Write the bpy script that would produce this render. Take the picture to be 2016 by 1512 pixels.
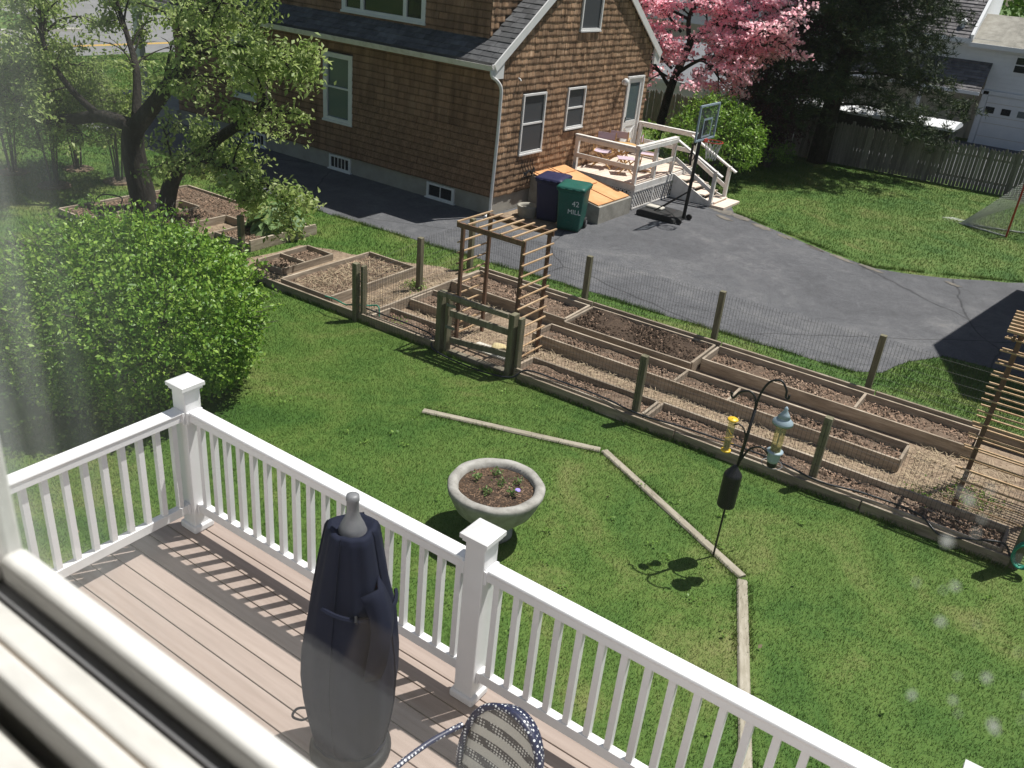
import bpy, math, random
import numpy as np
from mathutils import Vector, Matrix
random.seed(7); RNG = np.random.default_rng(11)
for o in list(bpy.data.objects): bpy.data.objects.remove(o, do_unlink=True)
SC = bpy.context.scene; COL = SC.collection
rad = math.radians

# ---------------------------------------------------------------- camera (upstairs window, looking down over the deck)
CAM_POS = Vector((0.0, 0.0, 5.6))
def cam_axes(pitch, roll, yaw):
    cp, sp = math.cos(pitch), math.sin(pitch)
    fw = Vector((0, cp, -sp)); rt = Vector((1, 0, 0)); up = rt.cross(fw)
    r2 = math.cos(roll)*rt + math.sin(roll)*up; u2 = -math.sin(roll)*rt + math.cos(roll)*up
    M = Matrix(((math.cos(yaw), math.sin(yaw), 0), (-math.sin(yaw), math.cos(yaw), 0), (0, 0, 1)))
    return M @ r2, M @ u2, M @ fw
r_, u_, f_ = cam_axes(rad(26.929), rad(5.862), rad(-32.0))
cd = bpy.data.cameras.new('camera'); cam = bpy.data.objects.new('camera', cd); COL.objects.link(cam)
cam.matrix_world = Matrix(((r_.x, u_.x, -f_.x, CAM_POS.x), (r_.y, u_.y, -f_.y, CAM_POS.y), (r_.z, u_.z, -f_.z, CAM_POS.z), (0, 0, 0, 1)))
cd.sensor_width = 36.0; cd.lens = 36.0*1702.0/2016.0; cd.clip_start = 0.02; cd.clip_end = 2000
cd.dof.use_dof = True; cd.dof.focus_distance = 13.0; cd.dof.aperture_fstop = 7.5
SC.camera = cam

# ---------------------------------------------------------------- sky, sun, exposure
SUN_EL, SUN_AZ = rad(65.0), rad(61.0)            # azimuth measured from +X towards +Y
W = bpy.data.worlds.new('World'); SC.world = W; W.use_nodes = True
nt = W.node_tree; nt.nodes.clear()
sky = nt.nodes.new('ShaderNodeTexSky'); sky.sky_type = 'NISHITA'; sky.sun_disc = False
sky.sun_elevation = SUN_EL; sky.sun_rotation = rad(90) - SUN_AZ
bg = nt.nodes.new('ShaderNodeBackground'); bg.inputs[1].default_value = 0.052
wo = nt.nodes.new('ShaderNodeOutputWorld')
nt.links.new(sky.outputs[0], bg.inputs[0]); nt.links.new(bg.outputs[0], wo.inputs[0])
sd = Vector((math.cos(SUN_AZ)*math.cos(SUN_EL), math.sin(SUN_AZ)*math.cos(SUN_EL), math.sin(SUN_EL)))
sl = bpy.data.lights.new('sun', 'SUN'); sl.energy = 5.0; sl.angle = rad(0.5); sl.color = (1.0, 0.965, 0.9)
so = bpy.data.objects.new('sun', sl); COL.objects.link(so); so.location = (10, 20, 40)
so.rotation_euler = sd.to_track_quat('Z', 'Y').to_euler()
SC.view_settings.view_transform = 'Standard'; SC.view_settings.look = 'None'
SC.view_settings.gamma = 1.0; SC.view_settings.exposure = 0.34
SC.view_settings.use_curve_mapping = False

# ---------------------------------------------------------------- helpers
def tag(o, label=None, cat=None, group=None, kind=None):
    if label: o['label'] = label
    if cat: o['category'] = cat
    if group: o['group'] = group
    if kind: o['kind'] = kind
    return o
def thing(name, loc, label, cat, group=None, rz=0.0):
    o = bpy.data.objects.new(name, None); o.empty_display_size = 0.1; COL.objects.link(o)
    o.location = loc; o.rotation_euler = (0, 0, rz)
    return tag(o, label, cat, group)
def link(name, me, mat, parent=None, loc=None, rot=None, scale=None):
    o = bpy.data.objects.new(name, me); COL.objects.link(o)
    if mat is not None and not me.materials: me.materials.append(mat)
    if parent is not None: o.parent = parent
    if loc is not None: o.location = loc
    if rot is not None: o.rotation_euler = rot
    if scale is not None: o.scale = scale
    return o
class MB:
    def __init__(s): s.v = []; s.f = []
    def add(s, vs, fs):
        n = len(s.v); s.v += [tuple(p) for p in vs]; s.f += [tuple(i+n for i in f) for f in fs]; return s
    def box(s, x0, x1, y0, y1, z0, z1):
        return s.add([(x0,y0,z0),(x1,y0,z0),(x1,y1,z0),(x0,y1,z0),(x0,y0,z1),(x1,y0,z1),(x1,y1,z1),(x0,y1,z1)],
              [(0,3,2,1),(4,5,6,7),(0,1,5,4),(1,2,6,5),(2,3,7,6),(3,0,4,7)])
    def beam(s, a, b, w, h, up=(0,0,1), w2=None, h2=None):
        a, b = Vector(a), Vector(b); d = (b-a).normalized(); u = Vector(up)
        if abs(d.dot(u)) > .99: u = Vector((0,1,0))
        x = d.cross(u).normalized(); y = x.cross(d).normalized(); w2 = w if w2 is None else w2; h2 = h if h2 is None else h2
        vs = [p + x*sx*ww/2 + y*sy*hh/2 for p, ww, hh in ((a,w,h),(b,w2,h2)) for sx, sy in ((-1,-1),(1,-1),(1,1),(-1,1))]
        return s.add(vs, [(0,3,2,1),(4,5,6,7),(0,1,5,4),(1,2,6,5),(2,3,7,6),(3,0,4,7)])
    def tube(s, pts, r, n=8, cap=True, closed=False):
        P = [Vector(p) for p in pts]; m = len(P)
        R = [r]*m if not hasattr(r, '__len__') else list(r)
        t0 = (P[1]-P[0]).normalized(); a = Vector((0,0,1)) if abs(t0.z) < .9 else Vector((1,0,0))
        x = t0.cross(a).normalized(); base = len(s.v)
        for i in range(m):
            if closed: t = (P[(i+1) % m]-P[i-1]).normalized()
            else: t = (P[min(i+1, m-1)]-P[max(i-1, 0)]).normalized()
            x = (x - t*x.dot(t)).normalized(); y = t.cross(x)
            for k in range(n):
                an = 2*math.pi*k/n; s.v.append(tuple(P[i] + (x*math.cos(an) + y*math.sin(an))*R[i]))
        for i in range(m if closed else m-1):
            j = (i+1) % m
            for k in range(n):
                k2 = (k+1) % n; s.f.append((base+i*n+k, base+i*n+k2, base+j*n+k2, base+j*n+k))
        if cap and not closed:
            s.f.append(tuple(base+k for k in reversed(range(n)))); s.f.append(tuple(base+(m-1)*n+k for k in range(n)))
        return s
    def lathe(s, prof, c=(0,0,0), n=24, wob=None, cap=True):
        base = len(s.v)
        for i, (r, z) in enumerate(prof):
            for k in range(n):
                an = 2*math.pi*k/n; rr = r*(wob(an, z) if wob else 1.0)
                s.v.append((c[0]+rr*math.cos(an), c[1]+rr*math.sin(an), c[2]+z))
        for i in range(len(prof)-1):
            for k in range(n):
                k2 = (k+1) % n; s.f.append((base+i*n+k, base+i*n+k2, base+(i+1)*n+k2, base+(i+1)*n+k))
        if cap:
            s.f.append(tuple(base+k for k in reversed(range(n)))); s.f.append(tuple(base+(len(prof)-1)*n+k for k in range(n)))
        return s
    def prism(s, pts, z0, z1):
        n = len(pts); b = len(s.v)
        s.v += [(p[0], p[1], z0) for p in pts] + [(p[0], p[1], z1) for p in pts]
        s.f.append(tuple(b+i for i in reversed(range(n)))); s.f.append(tuple(b+n+i for i in range(n)))
        for i in range(n):
            j = (i+1) % n; s.f.append((b+i, b+j, b+n+j, b+n+i))
        return s
    def extr(s, prof, axis, a, b):
        """closed profile (list of 2D points) extruded along axis 'x' or 'y' from a to b; profile = (other horizontal, z)"""
        n = len(prof); k = len(s.v)
        for t in (a, b):
            for (h, z) in prof: s.v.append((t, h, z) if axis == 'x' else (h, t, z))
        s.f.append(tuple(k+i for i in range(n))); s.f.append(tuple(k+n+i for i in reversed(range(n))))
        for i in range(n):
            j = (i+1) % n; s.f.append((k+j, k+i, k+n+i, k+n+j))
        return s
    def mesh(s, name='m', smooth=False):
        me = bpy.data.meshes.new(name); me.from_pydata(s.v, [], s.f); me.update()
        if smooth: me.polygons.foreach_set('use_smooth', [True]*len(me.polygons))
        return me
    def build(s, name, mat, parent=None, smooth=False, bevel=0.0, loc=None, rot=None, seg=2):
        o = link(name, s.mesh(name, smooth), mat, parent, loc, rot)
        if bevel:
            md = o.modifiers.new('bevel', 'BEVEL'); md.width = bevel; md.segments = seg; md.limit_method = 'ANGLE'; md.angle_limit = rad(40)
        return o
def np_mesh(name, V, F):
    """V (n,3), F (m,k) constant k"""
    me = bpy.data.meshes.new(name); V = np.asarray(V, np.float32); F = np.asarray(F, np.int32); k = F.shape[1]
    me.vertices.add(len(V)); me.vertices.foreach_set('co', V.ravel())
    me.loops.add(F.size); me.loops.foreach_set('vertex_index', F.ravel())
    me.polygons.add(len(F)); me.polygons.foreach_set('loop_start', np.arange(0, F.size, k, dtype=np.int32))
    me.update(calc_edges=True); me.validate()
    return me
def copy_tree(o, parent=None):
    c = o.copy(); COL.objects.link(c); c.parent = parent
    for ch in [x for x in bpy.data.objects if x.parent == o]: copy_tree(ch, c)
    return c
def spline(pts, n=8):
    P = [Vector(p) for p in pts]; out = []
    for i in range(len(P)-1):
        p0, p1, p2, p3 = P[max(i-1,0)], P[i], P[i+1], P[min(i+2,len(P)-1)]
        for k in range(n):
            t = k/n
            out.append(.5*((2*p1)+(-p0+p2)*t+(2*p0-5*p1+4*p2-p3)*t*t+(-p0+3*p1-3*p2+p3)*t**3))
    out.append(P[-1]); return out
# ---------------------------------------------------------------- materials
def _ramp(nt, cols):
    r = nt.nodes.new('ShaderNodeValToRGB'); e = r.color_ramp.elements
    while len(e) < len(cols): e.new(0.5)
    for i, c in enumerate(cols):
        p, c = (c if len(c) == 2 else (i/max(1, len(cols)-1), c))
        e[i].position = p; e[i].color = (*c, 1)
    return r
def _math(nt, op, a, b=None):
    n = nt.nodes.new('ShaderNodeMath'); n.operation = op
    for i, v in enumerate((a, b)):
        if v is None: continue
        if isinstance(v, (int, float)): n.inputs[i].default_value = v
        else: nt.links.new(v, n.inputs[i])
    return n.outputs[0]
def newmat(name):
    m = bpy.data.materials.new(name); m.use_nodes = True; nt = m.node_tree
    return m, nt, nt.nodes['Principled BSDF']
def rnd_socket(nt):
    oi = nt.nodes.new('ShaderNodeObjectInfo'); ge = nt.nodes.new('ShaderNodeNewGeometry')
    s = _math(nt, 'ADD', oi.outputs['Random'], ge.outputs['Random Per Island'])
    return _math(nt, 'FRACT', s), oi
def coords(nt, scale, oi=None):
    tc = nt.nodes.new('ShaderNodeTexCoord'); mp = nt.nodes.new('ShaderNodeMapping')
    mp.inputs['Scale'].default_value = scale if hasattr(scale, '__len__') else (scale,)*3
    nt.links.new(tc.outputs['Object'], mp.inputs['Vector'])
    if oi is not None:
        k = _math(nt, 'MULTIPLY', oi.outputs['Random'], 31.7)
        cb = nt.nodes.new('ShaderNodeCombineXYZ')
        for i in range(3): nt.links.new(k, cb.inputs[i])
        nt.links.new(cb.outputs[0], mp.inputs['Location'])
    return mp.outputs[0]
def noise(nt, vec, scale, detail=5, rough=.6, dist=0.0):
    n = nt.nodes.new('ShaderNodeTexNoise'); n.inputs['Scale'].default_value = scale; n.inputs['Detail'].default_value = detail
    n.inputs['Roughness'].default_value = rough; n.inputs['Distortion'].default_value = dist
    nt.links.new(vec, n.inputs['Vector']); return n.outputs['Fac']
def mixc(nt, fac, a, b, mode='MIX'):
    n = nt.nodes.new('ShaderNodeMix'); n.data_type = 'RGBA'; n.blend_type = mode
    for s, v in ((n.inputs[0], fac), (n.inputs[6], a), (n.inputs[7], b)):
        if isinstance(v, (int, float)): s.default_value = v
        elif isinstance(v, tuple): s.default_value = (*v, 1)
        else: nt.links.new(v, s)
    return n.outputs[2]
def bump(nt, bsdf, h, strength, dist=.01):
    b = nt.nodes.new('ShaderNodeBump'); b.inputs['Strength'].default_value = strength; b.inputs['Distance'].default_value = dist
    nt.links.new(h, b.inputs['Height']); nt.links.new(b.outputs[0], bsdf.inputs['Normal'])
def pm(name, cols, scale=4.0, stretch=(1,1,1), rough=.75, bmp=.2, bd=.01, rnd=.0, metal=0.0, detail=6, spec=.3, speck=None, butt=False):
    m, nt, b = newmat(name); r, oi = rnd_socket(nt)
    v = coords(nt, tuple(stretch), oi); h = noise(nt, v, scale, detail, .62)
    h2 = noise(nt, v, scale*.21, 3, .5)
    f = _math(nt, 'ADD', _math(nt, 'MULTIPLY', h, .65), _math(nt, 'MULTIPLY', h2, .35))
    rp = _ramp(nt, [(.3+.4*i/max(1, len(cols)-1), c) for i, c in enumerate(cols)]); nt.links.new(f, rp.inputs[0]); c = rp.outputs[0]
    if speck:
        sp = noise(nt, v, speck[1], 2, .5); q = _ramp(nt, [(.60, (0,0,0)), (.68, (1,1,1))]); nt.links.new(sp, q.inputs[0])
        c = mixc(nt, q.outputs[0], c, speck[0])
    if rnd:
        hs = nt.nodes.new('ShaderNodeHueSaturation'); nt.links.new(c, hs.inputs['Color'])
        nt.links.new(_math(nt, 'ADD', _math(nt, 'MULTIPLY', r, 2*rnd), 1-rnd), hs.inputs['Value']); c = hs.outputs[0]
    if butt:
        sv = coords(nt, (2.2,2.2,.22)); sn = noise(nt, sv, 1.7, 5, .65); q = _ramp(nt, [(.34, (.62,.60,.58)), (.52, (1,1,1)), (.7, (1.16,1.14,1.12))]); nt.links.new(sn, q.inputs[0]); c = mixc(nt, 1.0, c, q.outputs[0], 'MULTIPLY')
    if butt:      # course shadow line painted as a dark lower edge on each shingle (vertex attribute)
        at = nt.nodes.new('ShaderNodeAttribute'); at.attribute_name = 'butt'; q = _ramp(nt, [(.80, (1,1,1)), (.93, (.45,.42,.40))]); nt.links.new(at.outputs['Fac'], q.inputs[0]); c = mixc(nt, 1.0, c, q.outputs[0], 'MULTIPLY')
    nt.links.new(c, b.inputs['Base Color']); b.inputs['Roughness'].default_value = rough; b.inputs['Metallic'].default_value = metal
    b.inputs['Specular IOR Level'].default_value = spec
    if bmp: bump(nt, b, h, bmp, bd)
    return m
def leafmat(name, cols, trans=.3, rough=.45, spec=.3):
    m, nt, b = newmat(name); r, oi = rnd_socket(nt)
    tc = nt.nodes.new('ShaderNodeTexCoord'); big = noise(nt, tc.outputs['Object'], .9, 3)
    f = _math(nt, 'ADD', _math(nt, 'MULTIPLY', r, .7), _math(nt, 'MULTIPLY', _math(nt, 'SUBTRACT', big, .35), .6))
    rp = _ramp(nt, cols); nt.links.new(f, rp.inputs[0])
    nt.links.new(rp.outputs[0], b.inputs['Base Color']); b.inputs['Roughness'].default_value = rough; b.inputs['Specular IOR Level'].default_value = spec
    tr = nt.nodes.new('ShaderNodeBsdfTranslucent'); mx = nt.nodes.new('ShaderNodeMixShader'); mx.inputs[0].default_value = trans
    hs = nt.nodes.new('ShaderNodeHueSaturation'); hs.inputs['Value'].default_value = 1.25; hs.inputs['Saturation'].default_value = 1.1
    nt.links.new(rp.outputs[0], hs.inputs['Color']); nt.links.new(hs.outputs[0], tr.inputs['Color'])
    out = nt.nodes['Material Output']; nt.links.new(b.outputs[0], mx.inputs[1]); nt.links.new(tr.outputs[0], mx.inputs[2]); nt.links.new(mx.outputs[0], out.inputs[0])
    return m
def glassmat(name, tint, rough=.02, dark=True):
    """window glass: dark room behind it is modelled as dark body plus clear coat reflections"""
    m, nt, b = newmat(name); b.inputs['Base Color'].default_value = (*tint, 1); b.inputs['Roughness'].default_value = rough
    b.inputs['Specular IOR Level'].default_value = .6; return m
def plain(name, c, rough=.5, metal=0, spec=.4): 
    m, nt, b = newmat(name); b.inputs['Base Color'].default_value = (*c, 1); b.inputs['Roughness'].default_value = rough
    b.inputs['Metallic'].default_value = metal; b.inputs['Specular IOR Level'].default_value = spec; return m

def lawnmat(name, blades):
    m, nt, b = newmat(name); tc = nt.nodes.new('ShaderNodeTexCoord'); v = tc.outputs['Object']
    a = noise(nt, v, .5, 5, .62, 1.2); c = noise(nt, v, 2.6, 6, .75, .5); d = noise(nt, v, 38, 4, .7)
    f = _math(nt, 'ADD', _math(nt, 'ADD', _math(nt, 'MULTIPLY', a, .75), _math(nt, 'MULTIPLY', _math(nt, 'SUBTRACT', c, .5), .28)), .125)
    rp = _ramp(nt, [(.26, (.029,.080,.011)), (.40, (.056,.126,.018)), (.53, (.095,.163,.028)), (.66, (.165,.192,.056)), (.82, (.26,.23,.12))])
    if blades:
        ge = nt.nodes.new('ShaderNodeNewGeometry')
        f = _math(nt, 'ADD', f, _math(nt, 'MULTIPLY', _math(nt, 'SUBTRACT', ge.outputs['Random Per Island'], .5), .24))
    else:
        f = _math(nt, 'ADD', f, _math(nt, 'MULTIPLY', _math(nt, 'SUBTRACT', d, .5), .28))
    nt.links.new(f, rp.inputs[0]); nt.links.new(rp.outputs[0], b.inputs['Base Color']); b.inputs['Roughness'].default_value = .6
    b.inputs['Specular IOR Level'].default_value = .25
    if blades:
        tr = nt.nodes.new('ShaderNodeBsdfTranslucent'); mx = nt.nodes.new('ShaderNodeMixShader'); mx.inputs[0].default_value = .25
        nt.links.new(rp.outputs[0], tr.inputs['Color']); out = nt.nodes['Material Output']
        nt.links.new(b.outputs[0], mx.inputs[1]); nt.links.new(tr.outputs[0], mx.inputs[2]); nt.links.new(mx.outputs[0], out.inputs[0])
    else: bump(nt, b, d, .6, .03)
    return m
def asphaltmat():
    m, nt, b = newmat('asphalt'); tc = nt.nodes.new('ShaderNodeTexCoord'); v = tc.outputs['Object']
    a = noise(nt, v, .4, 6, .65, .8); d = noise(nt, v, 70, 4, .85); e = noise(nt, v, 2.2, 8, .78, 1.2)
    f = _math(nt, 'ADD', _math(nt, 'MULTIPLY', a, .5), _math(nt, 'MULTIPLY', e, .5))
    rp = _ramp(nt, [(.32, (.070,.071,.077)), (.5, (.110,.111,.120)), (.62, (.158,.157,.163)), (.74, (.25,.23,.21))]); nt.links.new(f, rp.inputs[0])
    sp = _ramp(nt, [(.33, (.45,.45,.45)), (.55, (1.05,1.05,1.05)), (.68, (1.9,1.9,1.9))]); nt.links.new(d, sp.inputs[0])
    c = mixc(nt, 1.0, rp.outputs[0], sp.outputs[0], 'MULTIPLY')
    vo = nt.nodes.new('ShaderNodeTexVoronoi'); vo.feature = 'DISTANCE_TO_EDGE'; vo.inputs['Scale'].default_value = .23
    wv = nt.nodes.new('ShaderNodeMix'); wv.data_type = 'VECTOR'; wv.inputs[0].default_value = .22
    n3 = nt.nodes.new('ShaderNodeTexNoise'); n3.inputs['Scale'].default_value = 1.3; n3.inputs['Detail'].default_value = 6
    nt.links.new(v, n3.inputs['Vector']); nt.links.new(v, wv.inputs[4]); nt.links.new(n3.outputs['Color'], wv.inputs[5]); nt.links.new(wv.outputs[1], vo.inputs['Vector'])
    ck = _ramp(nt, [(.0, (.4,.4,.4)), (.0014, (.62,.62,.62)), (.0042, (1,1,1))]); nt.links.new(vo.outputs['Distance'], ck.inputs[0])
    c = mixc(nt, 1.0, c, ck.outputs[0], 'MULTIPLY')
    nt.links.new(c, b.inputs['Base Color']); b.inputs['Roughness'].default_value = .85; b.inputs['Specular IOR Level'].default_value = .25
    bump(nt, b, d, .5, .006); return m

MT = {}
MT['lawn'] = lawnmat('lawn', False); MT['blades'] = lawnmat('grass_blades', True); MT['asphalt'] = asphaltmat()
MT['soil'] = pm('soil', [(.066,.042,.029), (.138,.095,.068), (.215,.158,.118)], 9, rough=.95, bmp=.9, bd=.03, speck=((.26,.20,.14), 60))
MT['dark_soil'] = pm('dark_soil', [(.030,.019,.013), (.058,.038,.026), (.095,.063,.043)], 8, rough=.95, bmp=1.0, bd=.04, speck=((.14,.10,.07), 70))
MT['straw_path'] = pm('straw_path', [(.14,.10,.072), (.27,.20,.142), (.40,.315,.225)], 12, rough=.95, bmp=.8, bd=.02, speck=((.12,.08,.05), 40))
MT['chips'] = pm('wood_chips', [(.13,.075,.05), (.28,.185,.13), (.46,.345,.26)], 3, rough=.9, bmp=0, rnd=.45)
MT['mulch'] = pm('brown_mulch', [(.06,.035,.022), (.13,.08,.05), (.24,.16,.11)], 3, rough=.9, bmp=0, rnd=.4)
MT['straw'] = pm('dry_straw', [(.34,.26,.17), (.48,.385,.26)], 3, rough=.8, bmp=0, rnd=.35)
MT['bed_wood'] = pm('bed_wood', [(.17,.135,.10), (.32,.26,.20), (.50,.43,.345)], 3.0, (1.2,1.2,9), .85, .35, .004, rnd=.2)
MT['grey_wood'] = pm('grey_wood', [(.10,.085,.06), (.19,.165,.125), (.29,.26,.20)], 3.0, (7,7,1), .85, .4, .004, rnd=.15)
MT['post_wood'] = pm('post_wood', [(.10,.095,.06), (.17,.155,.10), (.27,.25,.18)], 3.0, (9,9,1), .85, .4, .004, rnd=.12)
MT['arbor_dark'] = pm('arbor_dark', [(.085,.045,.03), (.15,.085,.055), (.22,.14,.095)], 3.0, (9,9,1), .75, .3, .003, rnd=.15)
MT['arbor_slat'] = pm('arbor_slat', [(.28,.17,.09), (.46,.31,.18), (.56,.42,.28)], 4.0, (6,1,6), .7, .25, .002, rnd=.12)
MT['timber'] = pm('landscape_timber', [(.20,.175,.13), (.34,.305,.24), (.46,.42,.35)], 3.0, (2,9,4), .9, .5, .006, rnd=.08)
MT['vinyl'] = pm('white_vinyl', [(.64,.63,.635), (.755,.75,.76), (.79,.785,.80)], 1.3, rough=.42, bmp=.0, rnd=.025)
MT['deck'] = pm('composite_board', [(.255,.20,.172), (.315,.25,.218), (.37,.30,.265)], 2.2, (.7,14,6), .62, .25, .002, rnd=.07)
MT['white_paint'] = pm('white_paint', [(.66,.655,.65), (.80,.79,.78)], 5, rough=.6, bmp=.12, bd=.003)
MT['porch_white'] = pm('weathered_white', [(.50,.46,.42), (.72,.69,.66), (.80,.78,.76)], 6, rough=.7, bmp=.25, bd=.003, rnd=.05)
MT['porch_floor'] = pm('porch_floor', [(.55,.43,.35), (.70,.58,.49), (.78,.67,.58)], 5, (1,6,1), .7, .2, .002, rnd=.08)
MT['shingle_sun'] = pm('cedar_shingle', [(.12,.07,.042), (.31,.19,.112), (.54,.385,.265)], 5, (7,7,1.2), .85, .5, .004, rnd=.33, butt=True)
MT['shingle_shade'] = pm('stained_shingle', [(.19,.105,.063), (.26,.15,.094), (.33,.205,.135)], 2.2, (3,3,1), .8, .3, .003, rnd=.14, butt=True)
MT['sheath'] = plain('wall_sheathing', (.06,.035,.02), .9)
MT['roof'] = pm('roof_shingle', [(.055,.055,.06), (.10,.10,.105), (.16,.16,.165)], 6, rough=.92, bmp=.5, bd=.004, rnd=.3)
MT['roof_far'] = pm('roof_shingle_far', [(.09,.085,.09), (.15,.14,.145), (.22,.21,.21)], 5, rough=.95, bmp=.4, bd=.01, rnd=.25)
MT['concrete'] = pm('concrete', [(.20,.19,.165), (.33,.31,.27), (.44,.42,.37)], 4, rough=.9, bmp=.45, bd=.006)
MT['foundation'] = pm('foundation', [(.24,.225,.20), (.33,.315,.285), (.40,.385,.35)], 3, rough=.92, bmp=.3, bd=.006)
MT['planter'] = pm('planter_stone', [(.19,.18,.165), (.34,.325,.30), (.47,.455,.43)], 9, rough=.95, bmp=.7, bd=.01)
MT['orange'] = pm('orange_paint', [(.50,.24,.10), (.66,.34,.15), (.74,.43,.22)], 3, rough=.6, bmp=.1, bd=.002)
MT['bin_blue'] = pm('bin_blue', [(.012,.014,.055), (.018,.02,.075)], 6, rough=.5, bmp=.05, bd=.002)
MT['bin_green'] = pm('bin_green', [(.007,.075,.058), (.011,.115,.088)], 6, rough=.5, bmp=.05, bd=.002)
MT['black'] = plain('black_metal', (.012,.012,.014), .45); MT['rubber'] = plain('black_rubber', (.015,.015,.016), .7)
MT['white_mark'] = plain('white_print', (.7,.72,.72), .6); MT['pale_mark'] = plain('pale_print', (.25,.3,.38), .6)
MT['navy'] = pm('navy_fabric', [(.005,.007,.018), (.010,.013,.031)], 5, rough=.85, bmp=.0, spec=.25)
MT['grey_metal'] = pm('grey_metal', [(.16,.16,.17), (.27,.27,.285)], 7, rough=.55, bmp=.15, bd=.003, metal=.3)
MT['wire'] = plain('dark_wire', (.045,.045,.045), .6, .2)
MT['hose_black'] = plain('hose_black', (.02,.022,.028), .4); MT['hose_green'] = plain('hose_green', (.02,.22,.15), .4)
MT['yellow'] = plain('yellow_plastic', (.75,.48,.03), .4); MT['bluegrey'] = plain('bluegrey_paint', (.30,.38,.44), .45)
MT['seed'] = pm('bird_seed', [(.12,.09,.05), (.30,.24,.13)], 40, bmp=.5)
MT['red'] = plain('red_paint', (.42,.045,.03), .45); MT['net'] = plain('white_net', (.6,.6,.58), .8)
MT['pane'] = glassmat('dark_pane', (.018,.022,.028), .03); MT['pane_soft'] = glassmat('curtained_pane', (.10,.13,.15), .06)
MT['screen'] = plain('window_screen', (.055,.06,.068), .6)
MT['chair_wood'] = pm('chair_wood', [(.48,.29,.12), (.62,.41,.19)], 5, rough=.6, bmp=.1, rnd=.08); MT['lilac'] = plain('lilac_canvas', (.52,.42,.50), .85)
MT['bark'] = pm('bark', [(.009,.008,.007), (.026,.022,.018), (.075,.064,.055)], 14, (1,1,.3), .95, 1.0, .06)
MT['bark_grey'] = pm('bark_grey', [(.05,.045,.04), (.10,.09,.08), (.17,.155,.14)], 9, (1,1,.4), .95, .8, .02)
MT['apple'] = leafmat('apple_leaf', [(.15,.22,.06), (.28,.37,.12), (.43,.50,.21), (.60,.64,.36)], .48)
MT['hedge'] = leafmat('bush_leaf', [(.06,.15,.018), (.14,.265,.035), (.26,.40,.065), (.42,.53,.14)], .25, .4)
MT['shrub'] = leafmat('shrub_leaf', [(.10,.20,.03), (.19,.33,.05), (.29,.44,.09), (.42,.54,.18)], .3)
MT['sapling'] = leafmat('sapling_leaf', [(.16,.23,.07), (.28,.36,.12), (.46,.51,.24)], .55)
MT['pink'] = leafmat('dogwood_bract', [(.88,.40,.49), (.95,.58,.64), (.97,.72,.75), (.98,.88,.88)], .62, .6)
MT['purple'] = leafmat('purple_leaf', [(.030,.012,.018), (.06,.022,.032), (.11,.045,.06)], .2)
MT['pine'] = leafmat('pine_needle', [(.014,.026,.013), (.030,.052,.022), (.06,.085,.032), (.15,.16,.05)], .08, .6)
MT['far_leaf'] = leafmat('far_leaf', [(.07,.15,.025), (.16,.28,.05), (.3,.42,.11)], .3)
MT['rhubarb'] = leafmat('rhubarb_leaf', [(.10,.18,.06), (.20,.30,.12), (.34,.42,.22)], .25, .5)
MT['pansy'] = leafmat('pansy_leaf', [(.06,.13,.03), (.13,.22,.06), (.24,.32,.12)], .25); MT['violet'] = plain('violet_petal', (.36,.28,.75), .7)
MT['fence_wood'] = pm('stockade_wood', [(.14,.128,.118), (.21,.195,.18), (.30,.28,.26)], 3, (8,8,.8), .9, .4, .005, rnd=.25)
MT['siding_white'] = pm('white_siding', [(.70,.71,.73), (.80,.80,.81)], 3, rough=.6, bmp=.0)
MT['cream_wall'] = pm('cream_wall', [(.50,.46,.38), (.60,.56,.48)], 3, rough=.7, bmp=.0)
MT['paving'] = pm('pale_paving', [(.48,.45,.39), (.62,.59,.53)], 5, rough=.9, bmp=.3, bd=.005)
MT['yellow_line'] = plain('road_paint_yellow', (.65,.40,.06), .7)
MT['sash'] = pm('aged_sash_paint', [(.58,.565,.54), (.69,.675,.65), (.75,.74,.72)], 14, (1,3,3), .6, .15, .002)
MT['room'] = pm('room_paint', [(.50,.48,.45), (.56,.54,.51)], 2, rough=.8, bmp=0)
MT['stone'] = pm('tan_stone', [(.45,.36,.18), (.6,.5,.3)], 6, rough=.9, bmp=.4)
# ---------------------------------------------------------------- the setting
def sheet(name, pts, z, mat, kind='structure'):
    me = bpy.data.meshes.new(name); me.from_pydata([(p[0], p[1], z) for p in pts], [], [tuple(range(len(pts)))]); me.update()
    return tag(link(name, me, mat), kind=kind)
def rough_edge(pts, step=.35, amp=.06, seed=1):
    r = random.Random(seed); out = []
    for i in range(len(pts)):
        a, b = Vector((*pts[i], 0)), Vector((*pts[(i+1) % len(pts)], 0)); n = max(1, int((b-a).length/step)); d = (b-a)
        nn = Vector((-d.y, d.x, 0)).normalized() if d.length > 0 else Vector((0,0,0))
        for k in range(n):
            p = a + d*k/n + nn*(r.uniform(-amp, amp) if k else 0); out.append((p.x, p.y))
    return out
sheet('ground', [(-400,-200),(400,-200),(400,500),(-400,500)], 0.0, MT['lawn'])
DRIVE = [(-34.8,13.9),(-24,13.75),(-20.7,13.65),(-16.5,13.28),(-14.7,13.15),(-12.2,13.2),(-10.3,13.3),(-8,13.42),(-6.8,13.5),(-4.5,13.5),(-3.1,13.6),(-2.1,13.66),(-1.75,13.95),
         (-1.5,14.8),(-1.1,15.5),(.5,15.6),(6,15.6),(6,22),(.8,21.9),(-.5,21.4),(-1.8,20.3),(-2.7,19.8),(-3.3,19.6),(-4.2,19.85),(-5,20.2),(-6.1,20.75),(-7.2,21.3),(-7.7,22.2),(-9,22.2),(-11,20),(-11.2,16.4),(-20,16.6),(-26,16.9),(-34.8,17.2)]
DRIVE_R = rough_edge(DRIVE, .35, .05, 3)
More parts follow.
